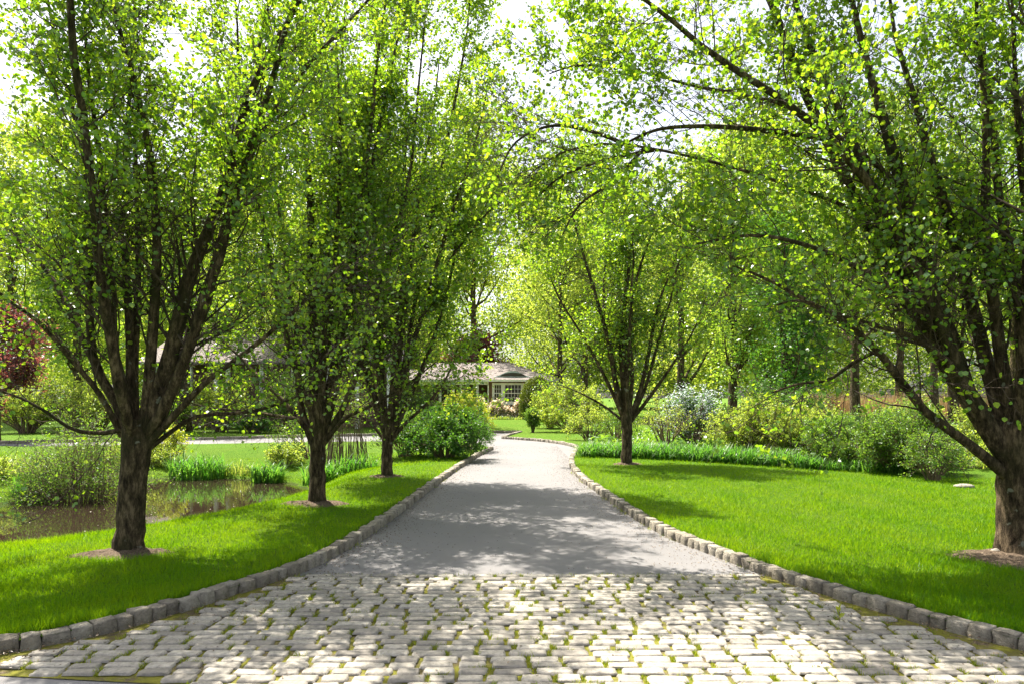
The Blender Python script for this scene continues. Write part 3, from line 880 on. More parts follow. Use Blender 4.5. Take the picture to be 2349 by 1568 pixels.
# ------------------------------------------------------------------ shrubs and plants
def shrub(base, rx_, ry_, h, label, mt, seed, n1=22, n2=7, n3=4, nl=8, leaf=.05, name='shrub', cat='shrub', bare=.25, stem='stem', spread=.18, blossom=None, bl_n=0, bl_size=.05, shape='oval', r0=.014, sig=.03, group=None, th=85, up=.6):
    r_ = np.random.default_rng(seed)
    root = empty(name, base, label, cat, group)
    k = 8; t = np.linspace(0, 1, k)[None, :, None]
    ph = r_.random(n1) * 6.283; thr = np.radians(r_.uniform(0, 1, n1) ** .6 * th)
    fr = r_.uniform(.75, 1.0, n1)
    end = np.stack([rx_ * np.sin(thr) * np.cos(ph) * fr, ry_ * np.sin(thr) * np.sin(ph) * fr, h * (.22 + .78 * np.cos(thr)) * fr], 1)
    st = np.stack([rx_ * spread * np.cos(ph), ry_ * spread * np.sin(ph), np.full(n1, -.05)], 1) * r_.random(n1)[:, None] ** .5
    mid_ = st * .6 + end * .45 + np.array([0, 0, 1]) * (h * .14)
    P1 = (1 - t) ** 2 * st[:, None] + 2 * t * (1 - t) * mid_[:, None] + t * t * end[:, None] + r_.normal(0, .02 * h, (n1, k, 3)) * t
    R1 = r0 * h * (1 - .75 * t[:, :, 0]) * np.ones((n1, 1))
    P2_, R2_ = grow(r_, P1, R1, n2, bare, 1., (25, 65), (h * .22, h * .42), k=5, up=.1, wig=.14, rr=.55, rmin=.004, shape=.35)
    P3, R3 = grow(r_, P2_, R2_, n3, .2, 1., (25, 65), (h * .08, h * .18), k=3, up=.1, wig=.14, rr=.6, rmin=.0028, shape=.2)
    v, q = join([tubes(P1, R1, 6), tubes(P2_, R2_, 4), tubes(P3, R3, 3)])
    ok_ = v[:, 2] > -.1
    mesh_np('stems', v, q, M[stem], root, smooth=True)
    a_, _ = pts_on(r_, P3, nl, .1, 1.05); b_, _ = pts_on(r_, P2_, nl, .3, 1.05)
    lp = np.vstack([a_, b_]); lp = lp + r_.normal(0, sig, lp.shape); lp = lp[lp[:, 2] > .03]
    v, q, rn = leaves(r_, lp, leaf * r_.uniform(.6, 1.3, len(lp)), shape, up=up, droop=.2)
    mesh_np('foliage', v, q, M[mt], root, rnd=rn)
    if blossom:
        rr_ = lp[:, 0] ** 2 / rx_ ** 2 + lp[:, 1] ** 2 / ry_ ** 2 + (lp[:, 2] / h) ** 2
        idx = np.argsort(-rr_)[:bl_n * 2]; idx = r_.permutation(idx)[:bl_n]
        bp = lp[idx] + r_.normal(0, .03, (len(idx), 3)) + np.array([0, 0, .03])
        v, q, rn = leaves(r_, bp, bl_size * r_.uniform(.7, 1.2, len(bp)), 'round', up=2.5, droop=0)
        mesh_np('blossom', v, q, M[blossom], root, rnd=rn)
    return root


def gp(px, py, z=.1):
    Y = (EYE - z) * F / (py - HY)
    x = (px - CX) * Y / F
    return np.array([x, Y, gz(x, Y)])


# left: the big green shrub and its golden neighbour by the bend
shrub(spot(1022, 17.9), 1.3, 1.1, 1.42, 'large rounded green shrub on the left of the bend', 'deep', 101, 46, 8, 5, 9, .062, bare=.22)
shrub(spot(930, 18.4), .95, .9, 1.25, 'lower loose green shrub between the third trunk and the large shrub', 'mid', 102, 26, 7, 4, 7, .055)
shrub(spot(1080, 20.6), .75, .7, 1.05, 'small dark twiggy shrub at the end of the left kerb', 'deep', 103, 30, 6, 3, 5, .045, bare=.45)
shrub(spot(1068, 30), 1.1, .9, 1.95, 'golden yellow shrub in front of the porch', 'gold', 104, 40, 8, 4, 9, .07, bare=.25)
# round the pond
shrub(gp(195, 1132, -.35), 1.3, 1.0, 2.15, 'loose many-stemmed bush overhanging the left end of the pond', 'mid', 105, 74, 7, 4, 4, .042, bare=.25, r0=.0065, spread=.3)
shrub(np.array([-10.3, 18.5, gz(-10.3, 18.5)]), 1.3, .8, .75, 'low yellow-green azalea on the far pond bank', 'lime', 106, 34, 7, 4, 6, .045)
shrub(np.array([-9.55, 19.0, gz(-9.55, 19.0)]), .5, .45, 1.05, 'small upright golden shrub beside the iris clump', 'gold', 107, 20, 6, 3, 6, .05, bare=.45)
shrub(np.array([-6.1, 18.3, gz(-6.1, 18.3)]), .55, .5, .7, 'bright low bush between the two pond iris clumps', 'lime', 108, 24, 6, 4, 5, .05)
shrub(np.array([-5.6, 19.2, gz(-5.6, 19.2)]), 1.1, .7, 1.3, 'twiggy spreading bush leaning over the far pond corner', 'mid', 109, 24, 5, 4, 4, .045, bare=.5)
shrub(np.array([-4.2, 17.3, gz(-4.2, 17.3)]), .85, .7, 1.9, 'thicket of tall bare brown canes between second and third trunks', 'wood', 110, 70, 3, 2, 2, .04, name='cane_thicket', bare=.72, r0=.006, spread=.8, th=40)
shrub(np.array([-11.2, 14.6, gz(-11.2, 14.6)]), .9, .6, .45, 'low bright ground plant at the left pond margin', 'lime', 111, 24, 5, 3, 5, .05)
# at the house
shrub(spot(1137, 44.2), .6, .5, 1.15, 'cream flowering azalea under the small window', 'mid', 112, 20, 6, 4, 4, .05, blossom='cream', bl_n=1600, bl_size=.11, bare=.5)
shrub(spot(1190, 44.2), 1.0, .6, 1.25, 'wide cream flowering azalea under the large window', 'mid', 113, 26, 6, 4, 4, .05, blossom='cream', bl_n=3000, bl_size=.11, bare=.55, spread=.1)
shrub(spot(1106, 44.0), .35, .35, 1.25, 'small cream flowering azalea beside the porch post', 'mid', 114, 12, 6, 4, 4, .05, blossom='cream', bl_n=600, bl_size=.1, bare=.5)
shrub(spot(1222, 30.8), .36, .34, 1.0, 'small upright holly shrub on the house lawn', 'mid', 115, 26, 6, 4, 7, .06, th=55)
shrub(spot(1310, 31), 1.7, 1.2, 2.2, 'pale lime shrub right of the clipped yew', 'lime', 116, 40, 8, 5, 8, .085, bare=.3)
shrub(spot(1262, 34), .7, .6, 2.1, 'feathery pale shrub in front of the clipped yew', 'lime', 117, 28, 7, 4, 7, .08, bare=.3)
shrub(spot(1352, 25), .85, .7, 1.35, 'twiggy young shrub with bare stems at the lawn edge', 'lime', 118, 26, 6, 3, 5, .06, bare=.45)
shrub(spot(1412, 24), .8, .6, 1.2, 'bare stemmed shrub behind the vase-shaped tree trunk', 'mid', 119, 26, 6, 3, 4, .055, bare=.5)
# right border
shrub(spot(1590, 22.5), 1.15, .95, 2.0, 'white flowering dogwood with tiered branches', 'deep', 120, 30, 7, 4, 6, .06, name='dogwood', cat='tree', blossom='white', bl_n=5200, bl_size=.055, bare=.25, th=88)
shrub(spot(1530, 20.5), .8, .7, 2.0, 'spindly pale shrub in front of the dogwood', 'lime', 121, 14, 6, 3, 4, .05, bare=.4)
shrub(spot(1735, 17.6), 1.3, .95, 1.5, 'bright lime shrub with loose arching sprays', 'lime', 122, 60, 9, 5, 8, .05, bare=.15)
shrub(spot(1850, 17.4), 1.1, .9, 1.5, 'tall lime green shrub behind the daylilies', 'lime', 123, 54, 9, 5, 8, .05, bare=.2)
shrub(spot(1925, 15.7), 1.05, .85, 1.15, 'mid green shrub with pale leaves at the end of the daylily bed', 'mid', 124, 60, 9, 5, 8, .045, bare=.2)
shrub(spot(2065, 14.5), 1.2, .85, 1.5, 'dense green shrub with bare arching canes at its foot', 'mid', 125, 80, 9, 5, 8, .042, bare=.3, th=90)
shrub(gp(2140, 1096), .55, .5, .95, 'thin many-stemmed shrub left of the big right trunk', 'mid', 126, 34, 6, 4, 4, .04, bare=.35)
shrub(gp(2230, 1070), 1.1, .7, .55, 'low bright bush beside the big right trunk', 'lime', 127, 34, 7, 4, 5, .05)
shrub(spot(2240, 17.5), 1.0, .8, 1.3, 'pale leafy bush seen through the fork of the right tree', 'lime', 128, 30, 7, 4, 6, .055)
shrub(spot(2080, 20), 1.3, 1, 1.5, 'yellow-green bush in front of the tan reeds', 'lime', 129, 34, 7, 4, 6, .06)
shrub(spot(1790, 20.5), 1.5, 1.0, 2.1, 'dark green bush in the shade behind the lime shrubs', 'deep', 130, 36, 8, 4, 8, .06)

for px_, Y_, rx_, h_, mt_, sd, lb_ in (
    (60, 30.5, 2.0, 2.4, 'lime', 151, 'pale yellow-green bush beside the red maple'),
    (215, 31, 2.1, 2.6, 'lime', 152, 'wide lime bush on the far lawn behind the left front trunk'),
    (345, 31.5, 1.7, 2.4, 'mid', 153, 'mid green bush left of the dark trunk on the far lawn'),
    (505, 31.5, 1.6, 2.5, 'lime', 154, 'yellow-green bush right of the dark trunk on the far lawn'),
    (585, 30.5, 1.1, 1.2, 'deep', 155, 'low dark bush at the far edge of the lane'),
    (660, 32, 1.7, 2.9, 'mid', 156, 'tall leafy bush behind the lane in front of the porch wing'),
    (800, 36.5, 1.8, 2.6, 'lime', 157, 'bright bush behind the lane between the second and third trunks'),
    (935, 36, 1.7, 2.3, 'mid', 158, 'round bush beyond the lane right of the third trunk')):
    shrub(spot(px_, Y_), rx_, rx_ * .8, h_, lb_, mt_, sd, 34, 8, 4, 7, .085, bare=.2)

# clipped yew dome
yew = empty('clipped_yew', spot(1232, 43.2), 'clipped dome-topped yew at the right corner of the house', 'shrub')
r_ = np.random.default_rng(140)
n = 26000
d = norm(r_.normal(0, 1, (n, 3))); d[:, 2] = np.abs(d[:, 2])
rad = r_.uniform(.86, 1.0, n)[:, None]
lp = d * rad * np.array([1.15, 1.05, 1.75]) + np.array([0, 0, .95]) * 1
low = r_.random(n) < .42
a = r_.random(n) * 6.283
cyl = np.stack([1.15 * np.cos(a) * rad[:, 0], 1.05 * np.sin(a) * rad[:, 0], r_.uniform(.02, .95, n)], 1)
lp = np.where(low[:, None], cyl, lp)
v, q, rn = leaves(r_, lp, .07 * r_.uniform(.6, 1.2, n), 'kite', up=.3)
mesh_np('foliage', v, q, M['yew'], yew, rnd=rn)
P = np.array([[(0, 0, -.1), (.02, 0, .8), (0, .02, 1.6), (.02, 0, 2.3)]], float)
v, q = tubes(P, np.array([[.12, .1, .07, .03]]), 8)
mesh_np('trunk', v, q, M['bark'], yew, smooth=True)


def strap_clump(base, n, h, w, spread, label, seed, mt='strap', name='iris_clump', droop=.55, cat='plant', group=None):
    r_ = np.random.default_rng(seed)
    a = r_.random(n) * 6.283; r = spread * r_.random(n) ** .5
    pos = np.stack([r * np.cos(a), r * np.sin(a) * .6, np.full(n, -.03)], 1)
    v, q, rn = blades(r_, pos, h * r_.uniform(.6, 1.1, n), w * r_.uniform(.7, 1.2, n), .16, 5, droop)
    o = mesh_np(name, v, q, M[mt], rnd=rn)
    o.location = [float(c) for c in base]
    return tag(o, label, cat, group)


def pz(x, y): return np.array([x, y, max(gz(x, y), POND_Z)])
strap_clump(pz(-8.15, 17.7), 420, .95, .03, .75, 'largest iris clump on the far pond bank with arching leaves', 201, group='iris clumps round the pond')
strap_clump(pz(-6.05, 16.95), 240, .8, .03, .42, 'spiky iris clump in the water right of the largest clump', 202, group='iris clumps round the pond')
strap_clump(pz(-4.35, 15.5), 220, .85, .03, .4, 'iris clump at the right end of the pond by the second trunk', 203, group='iris clumps round the pond')
strap_clump(pz(-3.7, 16.2), 200, .7, .03, .5, 'iris clump below the brown canes', 204, group='iris clumps round the pond')
strap_clump(pz(-9.75, 13.95), 260, .62, .028, .5, 'upright dark iris clump at the left bank beside the loose bush', 205, droop=.2, group='iris clumps round the pond')
strap_clump(pz(-11.2, 15.3), 500, .7, .014, .8, 'fine feathery grass mound at the left pond bank', 206, 'tuft', 'grass_mound', .7)
strap_clump(pz(-7.05, 17.9), 160, .5, .02, .5, 'short bright sedge tuft between the iris clumps', 207, 'tuft', 'sedge_tuft', .5)

# daylily bed: leaves beyond counting
r_ = np.random.default_rng(210)
line = spline2([(1.75, 17.9), (2.6, 17.7), (4.0, 16.9), (5.3, 15.9), (6.7, 14.9), (8.2, 13.9)], .02)
n = 7000
i = r_.integers(0, len(line), n)
off = r_.uniform(.0, 1.05, n)
pos = np.column_stack([line[i, 0] + r_.normal(0, .05, n) + off * .3, line[i, 1] + off, np.zeros(n)])
pos[:, 2] = ground_z(pos[:, 0], pos[:, 1]) - .02
hh = .66 * r_.uniform(.6, 1.1, n) * np.where(pos[:, 0] > 6.6, .7, 1)
v, q, rn = blades(r_, pos, hh, .024 * r_.uniform(.7, 1.2, n), .2, 5, .75)
tag(mesh_np('daylily_bed', v, q, M['strap'], rnd=rn), 'band of arching daylily leaves along the back of the right lawn', None, None, 'stuff')
n = 1500
pos = np.column_stack([r_.uniform(1.7, 4.2, n), r_.uniform(18.3, 20.3, n), np.zeros(n)]); pos[:, 2] = ground_z(pos[:, 0], pos[:, 1]) - .02
pos = pos[~in_poly(pos[:, 0], pos[:, 1], road_poly) & (dist_line(pos[:, 0], pos[:, 1], right_edge) > .3)]
v, q, rn = blades(r_, pos, .5 * r_.uniform(.5, 1.1, len(pos)), .016, .3, 4, .7)
tag(mesh_np('lush_grass', v, q, M['tuft'], rnd=rn), 'tall fresh grass inside the bend of the drive', None, None, 'stuff')
# tan reeds
n = 5200
pos = np.column_stack([r_.uniform(14.5, 27.5, n), r_.uniform(33, 37, n), np.zeros(n)])
v, q, rn = blades(r_, pos, 2.0 * r_.uniform(.75, 1.1, n), .03, .07, 3, .12)
tag(mesh_np('dry_reeds', v, q, M['reed'], rnd=rn), 'stand of dry tan reeds beyond the right border', None, None, 'stuff')
n = 3800
pos = np.column_stack([r_.uniform(10.5, 26, n), r_.uniform(24.5, 32, n), np.zeros(n)]); pos[:, 2] = ground_z(pos[:, 0], pos[:, 1])
pos = pos[~in_poly(pos[:, 0], pos[:, 1], street_poly)]
v, q, rn = blades(r_, pos, .8 * r_.uniform(.5, 1.1, len(pos)), .03, .25, 3, .4)
tag(mesh_np('meadow_grass', v, q, M['tuft'], rnd=rn), 'rough tall grass between the street and the tan reeds', None, None, 'stuff')
# woodland floor plants along the back of the right border
n = 9000
pos = np.column_stack([r_.uniform(2.5, 12.5, n), r_.uniform(19.5, 30, n), np.zeros(n)])
pos[:, 2] = ground_z(pos[:, 0], pos[:, 1]) + r_.random(n) ** 2 * .3
pos = pos[~in_poly(pos[:, 0], pos[:, 1], road_poly) & (pos[:, 0] > 2.2 + .1 * (pos[:, 1] - 19)) & ~((pos[:, 1] > 26) & (pos[:, 0] < 4))]
v, q, rn = leaves(r_, pos, .11 * r_.uniform(.6, 1.3, len(pos)), 'oval', up=1.0)
tag(mesh_np('ground_cover', v, q, M['mid'], rnd=rn), 'leafy ground cover under the trees behind the right border', None, None, 'stuff')

# ------------------------------------------------------------------ house
HYF = 46.0
hz0 = gz(0, 46)
def hx(px, Y=HYF): return (px - CX) * Y / F
def hzp(py, Y=HYF): return EYE - (py - HY) * Y / F
house = empty('house', (0, HYF, hz0), 'low brown house with grey shingle hip roof and white trimmed windows', 'house')
house_parts = []
def hp(mb_, name, mt, parent=None, bevel=0):
    o = mb_.build(name, mt, None, bevel)
    o.parent = parent or house
    if not parent: o.location = (0, -HYF, -hz0)
    return o
ze, zf_, zs = hzp(873), hzp(946), hz0
b_ = MB(); b_.box(hx(1121), 2.75, HYF, HYF + 8, zf_, ze - .03); b_.box(-24, hx(1121) + .005, HYF + 1.6, HYF + 8, zf_, ze - .03)
hp(b_, 'wall', M['brick'])
b_ = MB(); b_.box(hx(1121) + .02, 2.72, HYF + .03, HYF + 7.9, zs - .4, zf_); b_.box(-23.9, hx(1121), HYF + .1, HYF + 7.9, zs - .4, zf_ - .05)
hp(b_, 'foundation', M['found'])
# hip roof
zr, yr = hzp(830.5, 50), 50.0
xl0, xr0 = -24.6, 3.1
xr1, xl1 = hx(1166.6, 50), -20.5
y0, y1 = HYF - .45, HYF + 8.5
b_ = MB()
b_.slab([(xl0, y0, ze + .1), (xr0, y0, ze + .1), (xr1, yr, zr), (xl1, yr, zr)], .12)
b_.slab([(xr0, y0, ze + .1), (xr0, y1, ze + .1), (xr1, yr, zr)], .12)
b_.slab([(xr0, y1, ze + .1), (xl0, y1, ze + .1), (xl1, yr, zr), (xr1, yr, zr)], .12)
b_.slab([(xl0, y1, ze + .1), (xl0, y0, ze + .1), (xl1, yr, zr)], .12)
roof = hp(b_, 'roof', M['shingle'])
b_ = MB()
def strip(p0, p1, w=.09, up=.03):
    p0, p1 = np.array(p0, float), np.array(p1, float)
    dd = norm(p1 - p0); s = norm(np.cross(dd, (0, 0, 1.))) * w
    u = np.array([0, 0, up])
    b_.slab([p0 - s + u, p0 + s + u, p1 + s + u, p1 - s + u], .05)
strip((xl1, yr, zr), (xr1, yr, zr)); strip((xr0, y0, ze + .1), (xr1, yr, zr))
def onroof(px, py):
    # point of the front roof slope in that direction
    best = None
    for Y in np.linspace(y0, yr, 200):
        zz = ze + .1 + (zr - ze - .1) * (Y - y0) / (yr - y0)
        e = abs(hzp(py, Y) - zz)
        if best is None or e < best[0]: best = (e, Y, zz)
    return (hx(px, best[1]), best[1], best[2])
strip(onroof(1052, 838), onroof(1119, 870)); strip(onroof(1046, 846), onroof(1104, 871))
hp(b_, 'ridge_cap', M['ridge'])
b_ = MB(); b_.box(xl0 - .06, xr0 + .06, y0 - .1, y0 - .002, ze - .04, ze + .085); hp(b_, 'gutter', M['trim'])
b_ = MB(); b_.box(xl0, xr0, y0 + .005, HYF + 1.55, ze - .026, ze - .004); hp(b_, 'soffit', M['trim'])
# eyebrow dormer
b_ = MB()
pxs = np.linspace(1133.7, 1216.6, 25); u = np.linspace(-1, 1, 25)
prof = (np.cos(u * math.pi) * .5 + .5) ** .8
yb = onroof(1175, 864)[1] - .03; zb = onroof(1175, 864)[2]
hgt = (864 - 851.6) * yb / F * 1.05
fr = [(hx(px, yb), yb, zb + .03 + hgt * h_) for px, h_ in zip(pxs, prof)]
slope = (zr - ze - .1) / (yr - y0)
bk = [(x, yb + (z - zb) / slope + .25, z + .03) for x, y_, z in fr]
for i in range(24): b_.poly([fr[i], fr[i + 1], bk[i + 1], bk[i]])
for i in range(24): b_.poly([(fr[i][0], yb, zb - .05), (fr[i + 1][0], yb, zb - .05), fr[i + 1], fr[i]])
dorm = hp(b_, 'eyebrow_dormer', M['lead'])
b_ = MB()
pxs = np.linspace(1147, 1207, 17); u = np.linspace(-1, 1, 17)
arc = [(hx(px, yb), yb - .015, zb + .06 + (hgt - .1) * .85 * max(0, 1 - q_ * q_) ** .7) for px, q_ in zip(pxs, u)]
b_.poly([(arc[0][0], yb - .015, zb + .055), (arc[-1][0], yb - .015, zb + .055)] + arc[::-1][1:-1])
b_.build('dormer_glass', M['glass'], dorm)
# the window unit
wu = []
zt, zb_ = hzp(877), hzp(925.5)
b_ = MB()
for (a_, c_, d_, e_) in ((1129, 1133.5, zb_, zt), (1150.3, 1157.5, zb_, zt), (1196, 1202, zb_, zt)):
    b_.box(hx(a_), hx(c_), HYF - .09, HYF - .003, d_ + .001, e_)
for (a_, c_) in ((1133.5, 1150.3), (1157.5, 1196)):
    b_.box(hx(a_) + .002, hx(c_) - .002, HYF - .085, HYF - .004, hzp(881), zt - .002); b_.box(hx(a_) + .002, hx(c_) - .002, HYF - .085, HYF - .004, zb_ + .004, hzp(920.5))
b_.box(hx(1128), hx(1203), HYF - .14, HYF - .001, zb_ - .05, zb_)
hp(b_, 'window_surround', M['trim'])


def window(a_, c_, nx, ny, top=881, bot=920.5):
    x0, x1, z0, z1 = hx(a_) + .01, hx(c_) - .01, hzp(bot) + .004, hzp(top) - .004
    f_ = MB()
    for i in range(nx + 1):
        x = x0 + (x1 - x0) * i / nx; w = .022 if i in (0, nx) else .013
        f_.box(x - w, x + w, HYF - .06, HYF - .03, z0, z1)
    for j in range(ny + 1):
        z = z0 + (z1 - z0) * j / ny; w = .022 if j in (0, ny) else .012
        if ny == 4 and j == 2: w = .028
        f_.box(x0, x1, HYF - .062, HYF - .032, z - w, z + w)
    o = hp(f_, 'window', M['trim'])
    g_ = MB(); g_.box(x0, x1, HYF - .04, HYF - .006, z0, z1)
    g = g_.build('pane', M['glass'], o)


window(1133.5, 1150.3, 3, 4)
window(1157.5, 1196, 5, 4)
# porch: posts, beam, downspout
for px in (1095.5, 1057, 1041.5, 1010, 970, 930, 880, 820, 760, 700, 640, 580):
    b_ = MB(); x = hx(px); w_ = .075 if px not in (1041.5,) else .05
    b_.box(x - w_, x + w_, HYF - .12, HYF + .03, hz0 - .1, ze - .03); b_.box(x - w_ - .03, x + w_ + .03, HYF - .15, HYF + .06, hz0 - .09, hz0 + .25)
    hp(b_, 'porch_post', M['trim'])
b_ = MB(); b_.box(-24, hx(1119), HYF - .14, HYF + .05, ze - .24, ze - .028); hp(b_, 'porch_beam', M['trim'])
b_ = MB(); b_.box(-24, hx(1119), HYF - .4, HYF + 1.55, hz0 - .3, hz0 + .06); hp(b_, 'porch_floor', M['found'])
b_ = MB(); x = hx(1120)
b_.box(x - .045, x + .045, HYF - .12, HYF - .04, hz0 + .1, ze - .3); b_.poly([(x - .045, HYF - .12, ze - .3), (x + .045, HYF - .12, ze - .3), (x + .02, y0 - .05, ze - .03), (x - .07, y0 - .05, ze - .03)])
b_.poly([(x - .045, HYF - .12, hz0 + .1), (x + .045, HYF - .12, hz0 + .1), (x - .05, HYF - .35, hz0 + .02), (x - .14, HYF - .35, hz0 + .02)])
hp(b_, 'downspout', M['trim'])
for px in (1022, 985, 900, 840, 720, 660):
    b_ = MB(); x = hx(px)
    b_.box(x - .5, x + .5, HYF + 1.53, HYF + 1.598, hz0 + .9, ze - .35); o = hp(b_, 'window', M['trim'])
    g_ = MB()
    for sx in (-.25, .25): g_.box(x + sx - .21, x + sx + .21, HYF + 1.515, HYF + 1.56, hz0 + .97, ze - .42)
    g_.build('pane', M['glass'], o)
b_ = MB(); b_.box(hx(1062), hx(1072), HYF + 1.54, HYF + 1.598, hz0 + .1, ze - .45); hp(b_, 'door', M['trim'])
garage = empty('outbuilding', (-11.5, 35, gz(-11.5, 35)), 'brown outbuilding with white posts behind the bushes across the pond', 'building')
def gpart(mb_, name, mt):
    o = mb_.build(name, mt, garage); o.location = (11.5, -35, -gz(-11.5, 35)); return o
g0 = gz(-11.5, 35)
b_ = MB(); b_.box(-18, -6.0, 35.2, 40, g0 - .3, g0 + 3.3); gpart(b_, 'wall', M['wall_dark'])
b_ = MB(); b_.slab([(-18.6, 34.0, g0 + 3.35), (-5.4, 34.0, g0 + 3.35), (-5.4, 37.6, g0 + 5.0), (-18.6, 37.6, g0 + 5.0)], .12); b_.slab([(-18.6, 37.602, g0 + 5.0), (-5.4, 37.602, g0 + 5.0), (-5.4, 40.6, g0 + 3.35), (-18.6, 40.6, g0 + 3.35)], .12); gpart(b_, 'roof', M['shingle'])
for xx in (-17.8, -16.2, -14.9, -14.3, -12.6, -11.0, -9.3, -7.8, -6.2):
    b_ = MB(); b_.box(xx - .09, xx + .09, 34.3, 34.48, g0 - .2, g0 + 3.2); gpart(b_, 'porch_post', M['trim'])

# low plants at the foundation
strap_clump(spot(1135, 42.8), 110, .45, .05, .9, 'row of pale green hosta leaves along the house foundation', 230, 'tuft', 'hosta_clump', .8)
strap_clump(spot(1180, 42.8), 120, .42, .05, 1.0, 'silvery hosta clump under the wide azalea', 231, 'tuft', 'hosta_clump', .8)

# ------------------------------------------------------------------ grass, joints, litter
rg = np.random.default_rng(300)
def lawn_pts(n, x0, x1, y0, y1, pw):
    t = rg.random(n)
    y = (y0 ** (1 - pw) + t * (y1 ** (1 - pw) - y0 ** (1 - pw))) ** (1 / (1 - pw))
    fx = y * .78
    x = np.where(rg.random(n) < .5, -1, 1) * rg.random(n) * np.minimum(fx, max(abs(x0), x1))
    return x, y
x, y = lawn_pts(620000, -20, 20, 3.6, 19.5, 1.25)
ok = ~in_poly(x, y, road_poly) & ~in_poly(x, y, pond_poly)
x, y = x[ok], y[ok]
ok = (dist_line(x, y, left_edge) > KERB_W + .01) & (dist_line(x, y, right_edge) > KERB_W + .01)
bedline = np.interp(x, line[:, 0], line[:, 1], left=17.9, right=13.4)
ok &= ~((x > 1.5) & (y > bedline + .1))
for kx, (ex, ey) in {'a': (.42, .22), 'b': (.42, .26), 'c': (.28, .2), 'd': (.62, .42), 'e': (.3, .2)}.items():
    T = TREES[kx]; oy = {'a': -.1, 'b': -.05, 'd': -.18}.get(kx, 0)
    ok &= (((x - T[0]) / ex) ** 2 + ((y - T[1] - oy) / ey) ** 2) > rg.uniform(.75, 1.1, len(x))
x, y = x[ok], y[ok]
z = ground_z(x, y)
ok = z > POND_Z + .03
x, y, z = x[ok], y[ok], z[ok]
print('grass blades', len(x))
sc_ = 1 + np.clip(y - 5, 0, 20) * .06
edge_ = np.minimum(dist_line(x, y, left_edge), dist_line(x, y, right_edge))
hgt = .046 * rg.uniform(.4, 1.35, len(x)) * (1 + .25 * np.sin(x * 4.1 + np.sin(y * 5)) * np.sin(y * 3.7)) * (1 + .45 * (edge_ < KERB_W + .1))
v, q, rn = blades(rg, np.column_stack([x, y, z - .004]), hgt, .0055 * sc_, .5)
cl = .42 + .16 * np.sin(x * 1.7 + np.sin(y * 1.1)) * np.sin(y * 2.1 + x) + .14 * np.sin(x * 5.3 + 2 * np.sin(y * 3.1)) * np.sin(y * 6.3 - x * 2)
cl = cl + .16 * np.sign(np.sin((np.minimum(dist_line(x, y, left_edge), dist_line(x, y, right_edge))) * 2 * math.pi / 1.1)) * (y > 5)  # mowing stripes: their pale sheen is put into the blade tint
rn = np.clip(np.repeat(cl, 3) * .6 + rn * .5, 0, 1)
tag(mesh_np('grass', v, q, M['grass'], rnd=rn), 'short green grass blades on the lawns', None, None, 'stuff')

# grass in the joints
R = np.array(rects)
patch = np.sin(R[:, 0] * 2.3 + 1) + np.sin(R[:, 1] * 3.1 + R[:, 0] * 1.3) + rg.normal(0, .9, len(R))
sel = R[patch > -.6]
pos = []
for (sx, sy, sl, sw, yaw) in sel:
    k = rg.integers(10, 48)
    if rg.random() < .75:
        cx_ = sx + (sl / 2 + .014) * rg.choice([-1, 1]); pos.append(np.column_stack([cx_ + rg.normal(0, .012, k), sy + rg.uniform(-sw / 2, sw / 2, k), np.full(k, .006)]))
    else:
        c_ = sx + rg.uniform(-sl / 2, sl / 2); pos.append(np.column_stack([c_ + rg.normal(0, .035, k), np.full(k, sy + (sw / 2 + .007) * rg.choice([-1, 1])) + rg.normal(0, .006, k), np.full(k, .006)]))
for edge in (left_edge, right_edge):
    e = edge[(edge[:, 1] > 3.9) & (edge[:, 1] < 16)]
    for p_ in e:
        if rg.random() < .45:
            k = rg.integers(4, 24); s = .03 if edge is left_edge else -.03
            pos.append(np.column_stack([p_[0] + s + rg.normal(0, .03, k), p_[1] + rg.normal(0, .05, k), np.full(k, .004)]))
for _ in range(60):
    k = rg.integers(4, 14); pos.append(np.column_stack([rg.uniform(-2, 2.4) + rg.normal(0, .05, k), 6.27 + rg.normal(0, .02, k), np.full(k, .004)]))
pos = np.vstack(pos)
v, q, rn = blades(rg, pos, .032 * rg.uniform(.4, 1.3, len(pos)), .007, .8)
tag(mesh_np('joint_grass', v, q, M['weed'], rnd=rn), 'small grass tufts growing in the sett joints', None, None, 'stuff')
# one weed standing in the setts
o = empty('seedling', at(1925, 1432, 4.95) * np.array([1, 1, 0]) + np.array([0, 0, .01]), 'single yellow-green seedling standing in the setts on the right', 'plant')
P = np.array([[(0, 0, 0), (.004, 0, .04), (.002, .003, .1)]])
v, q = tubes(P, np.array([[.003, .0025, .002]]), 5); mesh_np('stem', v, q, M['stem'], o)
lv = np.array([(0, 0, .03), (0, 0, .05), (0, 0, .07), (0, 0, .085), (0, 0, .1), (0, 0, .1)])
v, q, rn = leaves(np.random.default_rng(3), lv, .05, 'oval', up=.3, droop=-.8); mesh_np('leaves', v, q, M['gold'], o, rnd=rn)

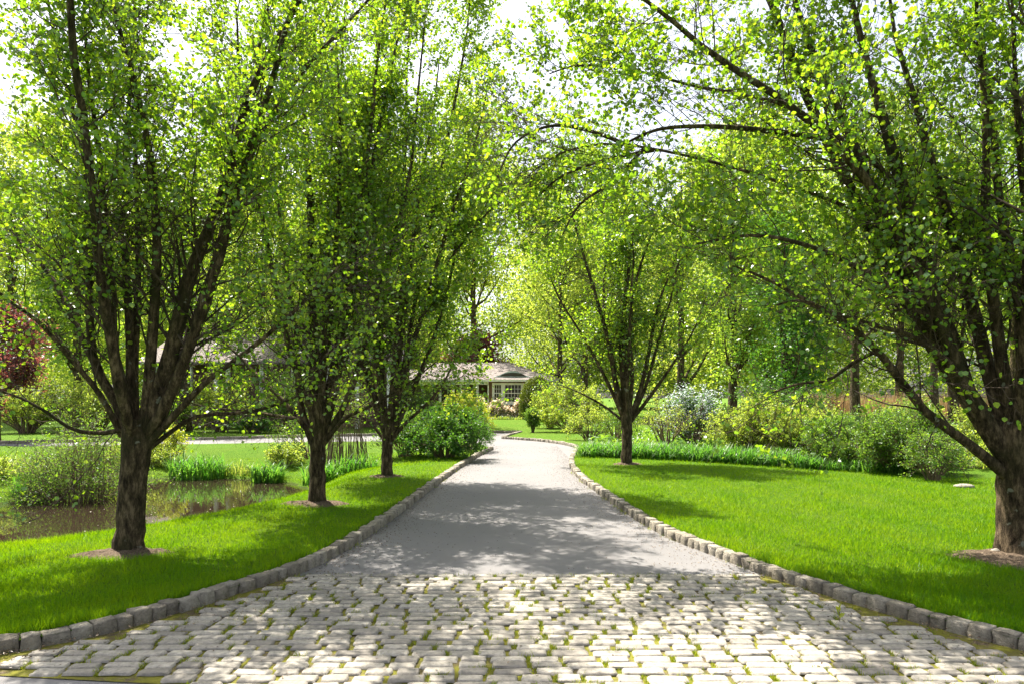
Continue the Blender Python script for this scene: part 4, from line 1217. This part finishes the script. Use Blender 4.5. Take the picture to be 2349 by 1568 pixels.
# brown catkin litter on the asphalt
n = 12000
y = 3.95 + 19 * rg.random(n) ** 1.3
xl_ = np.interp(y, left_edge[:, 1], left_edge[:, 0]); xr_ = np.interp(y, right_edge[:, 1][:96], right_edge[:, 0][:96])
e = rg.exponential(.28, n); side = rg.random(n)
x = np.where(side < .44, xl_ + .02 + e, np.where(side < .88, xr_ - .02 - e, xl_ + (xr_ - xl_) * rg.random(n)))
ok = (x > xl_ + .015) & (x < xr_ - .015) & in_poly(x, y, road_poly)
x, y = x[ok], y[ok]
pos = np.column_stack([x, y, np.where(y < 6.25, .034, .006)])
v, q, rn = leaves(rg, pos, .016 * rg.uniform(.4, 1.4, len(pos)), 'oval', up=4, droop=0)
tag(mesh_np('catkin_litter', v, q, M['litter'], rnd=rn), 'brown catkin litter scattered on the drive and along the kerbs', None, None, 'stuff')
# specks on the pond
n = 700
x = rg.uniform(-15, -4.7, n); y = rg.uniform(8, 17.8, n)
ok = in_poly(x, y, pond_poly); x, y = x[ok], y[ok]
pos = np.column_stack([x, y, np.full(len(x), POND_Z + .004)])
v, q, rn = leaves(rg, pos, .026 * rg.uniform(.3, 1.3, len(pos)) ** 1.5, 'oval', up=12, droop=0)
tag(mesh_np('floating_debris', v, q, M['speck'], rnd=rn), 'pale petals and specks floating on the pond', None, None, 'stuff')


def stone(base, sx, sy, sz, label, seed):
    r_ = np.random.default_rng(seed)
    na, nb = 12, 8
    V = []
    for i in range(nb + 1):
        th = math.pi * i / nb
        for j in range(na):
            a = 2 * math.pi * j / na
            f_ = 1 + .12 * math.sin(2 * a + seed) + r_.normal(0, .05)
            V.append((sx * math.sin(th) * math.cos(a) * f_, sy * math.sin(th) * math.sin(a) * f_, sz * math.cos(th)))
    Q = np.array([(i * na + j, (i + 1) * na + j, (i + 1) * na + (j + 1) % na, i * na + (j + 1) % na) for i in range(nb) for j in range(na)])
    o = mesh_np('stone', np.array(V), Q, M['kerb'], rnd=np.full(len(V), .9), smooth=True)
    o.location = [float(c) for c in base]
    tag(o, label, 'stone')


stone(gp(2288, 1262) + np.array([0, 0, .02]), .075, .05, .04, 'small pale stone at the foot of the big right trunk', 1)
stone(gp(2212, 1113) + np.array([0, 0, .02]), .16, .1, .05, 'flat pale stone at the back edge of the right lawn', 2)
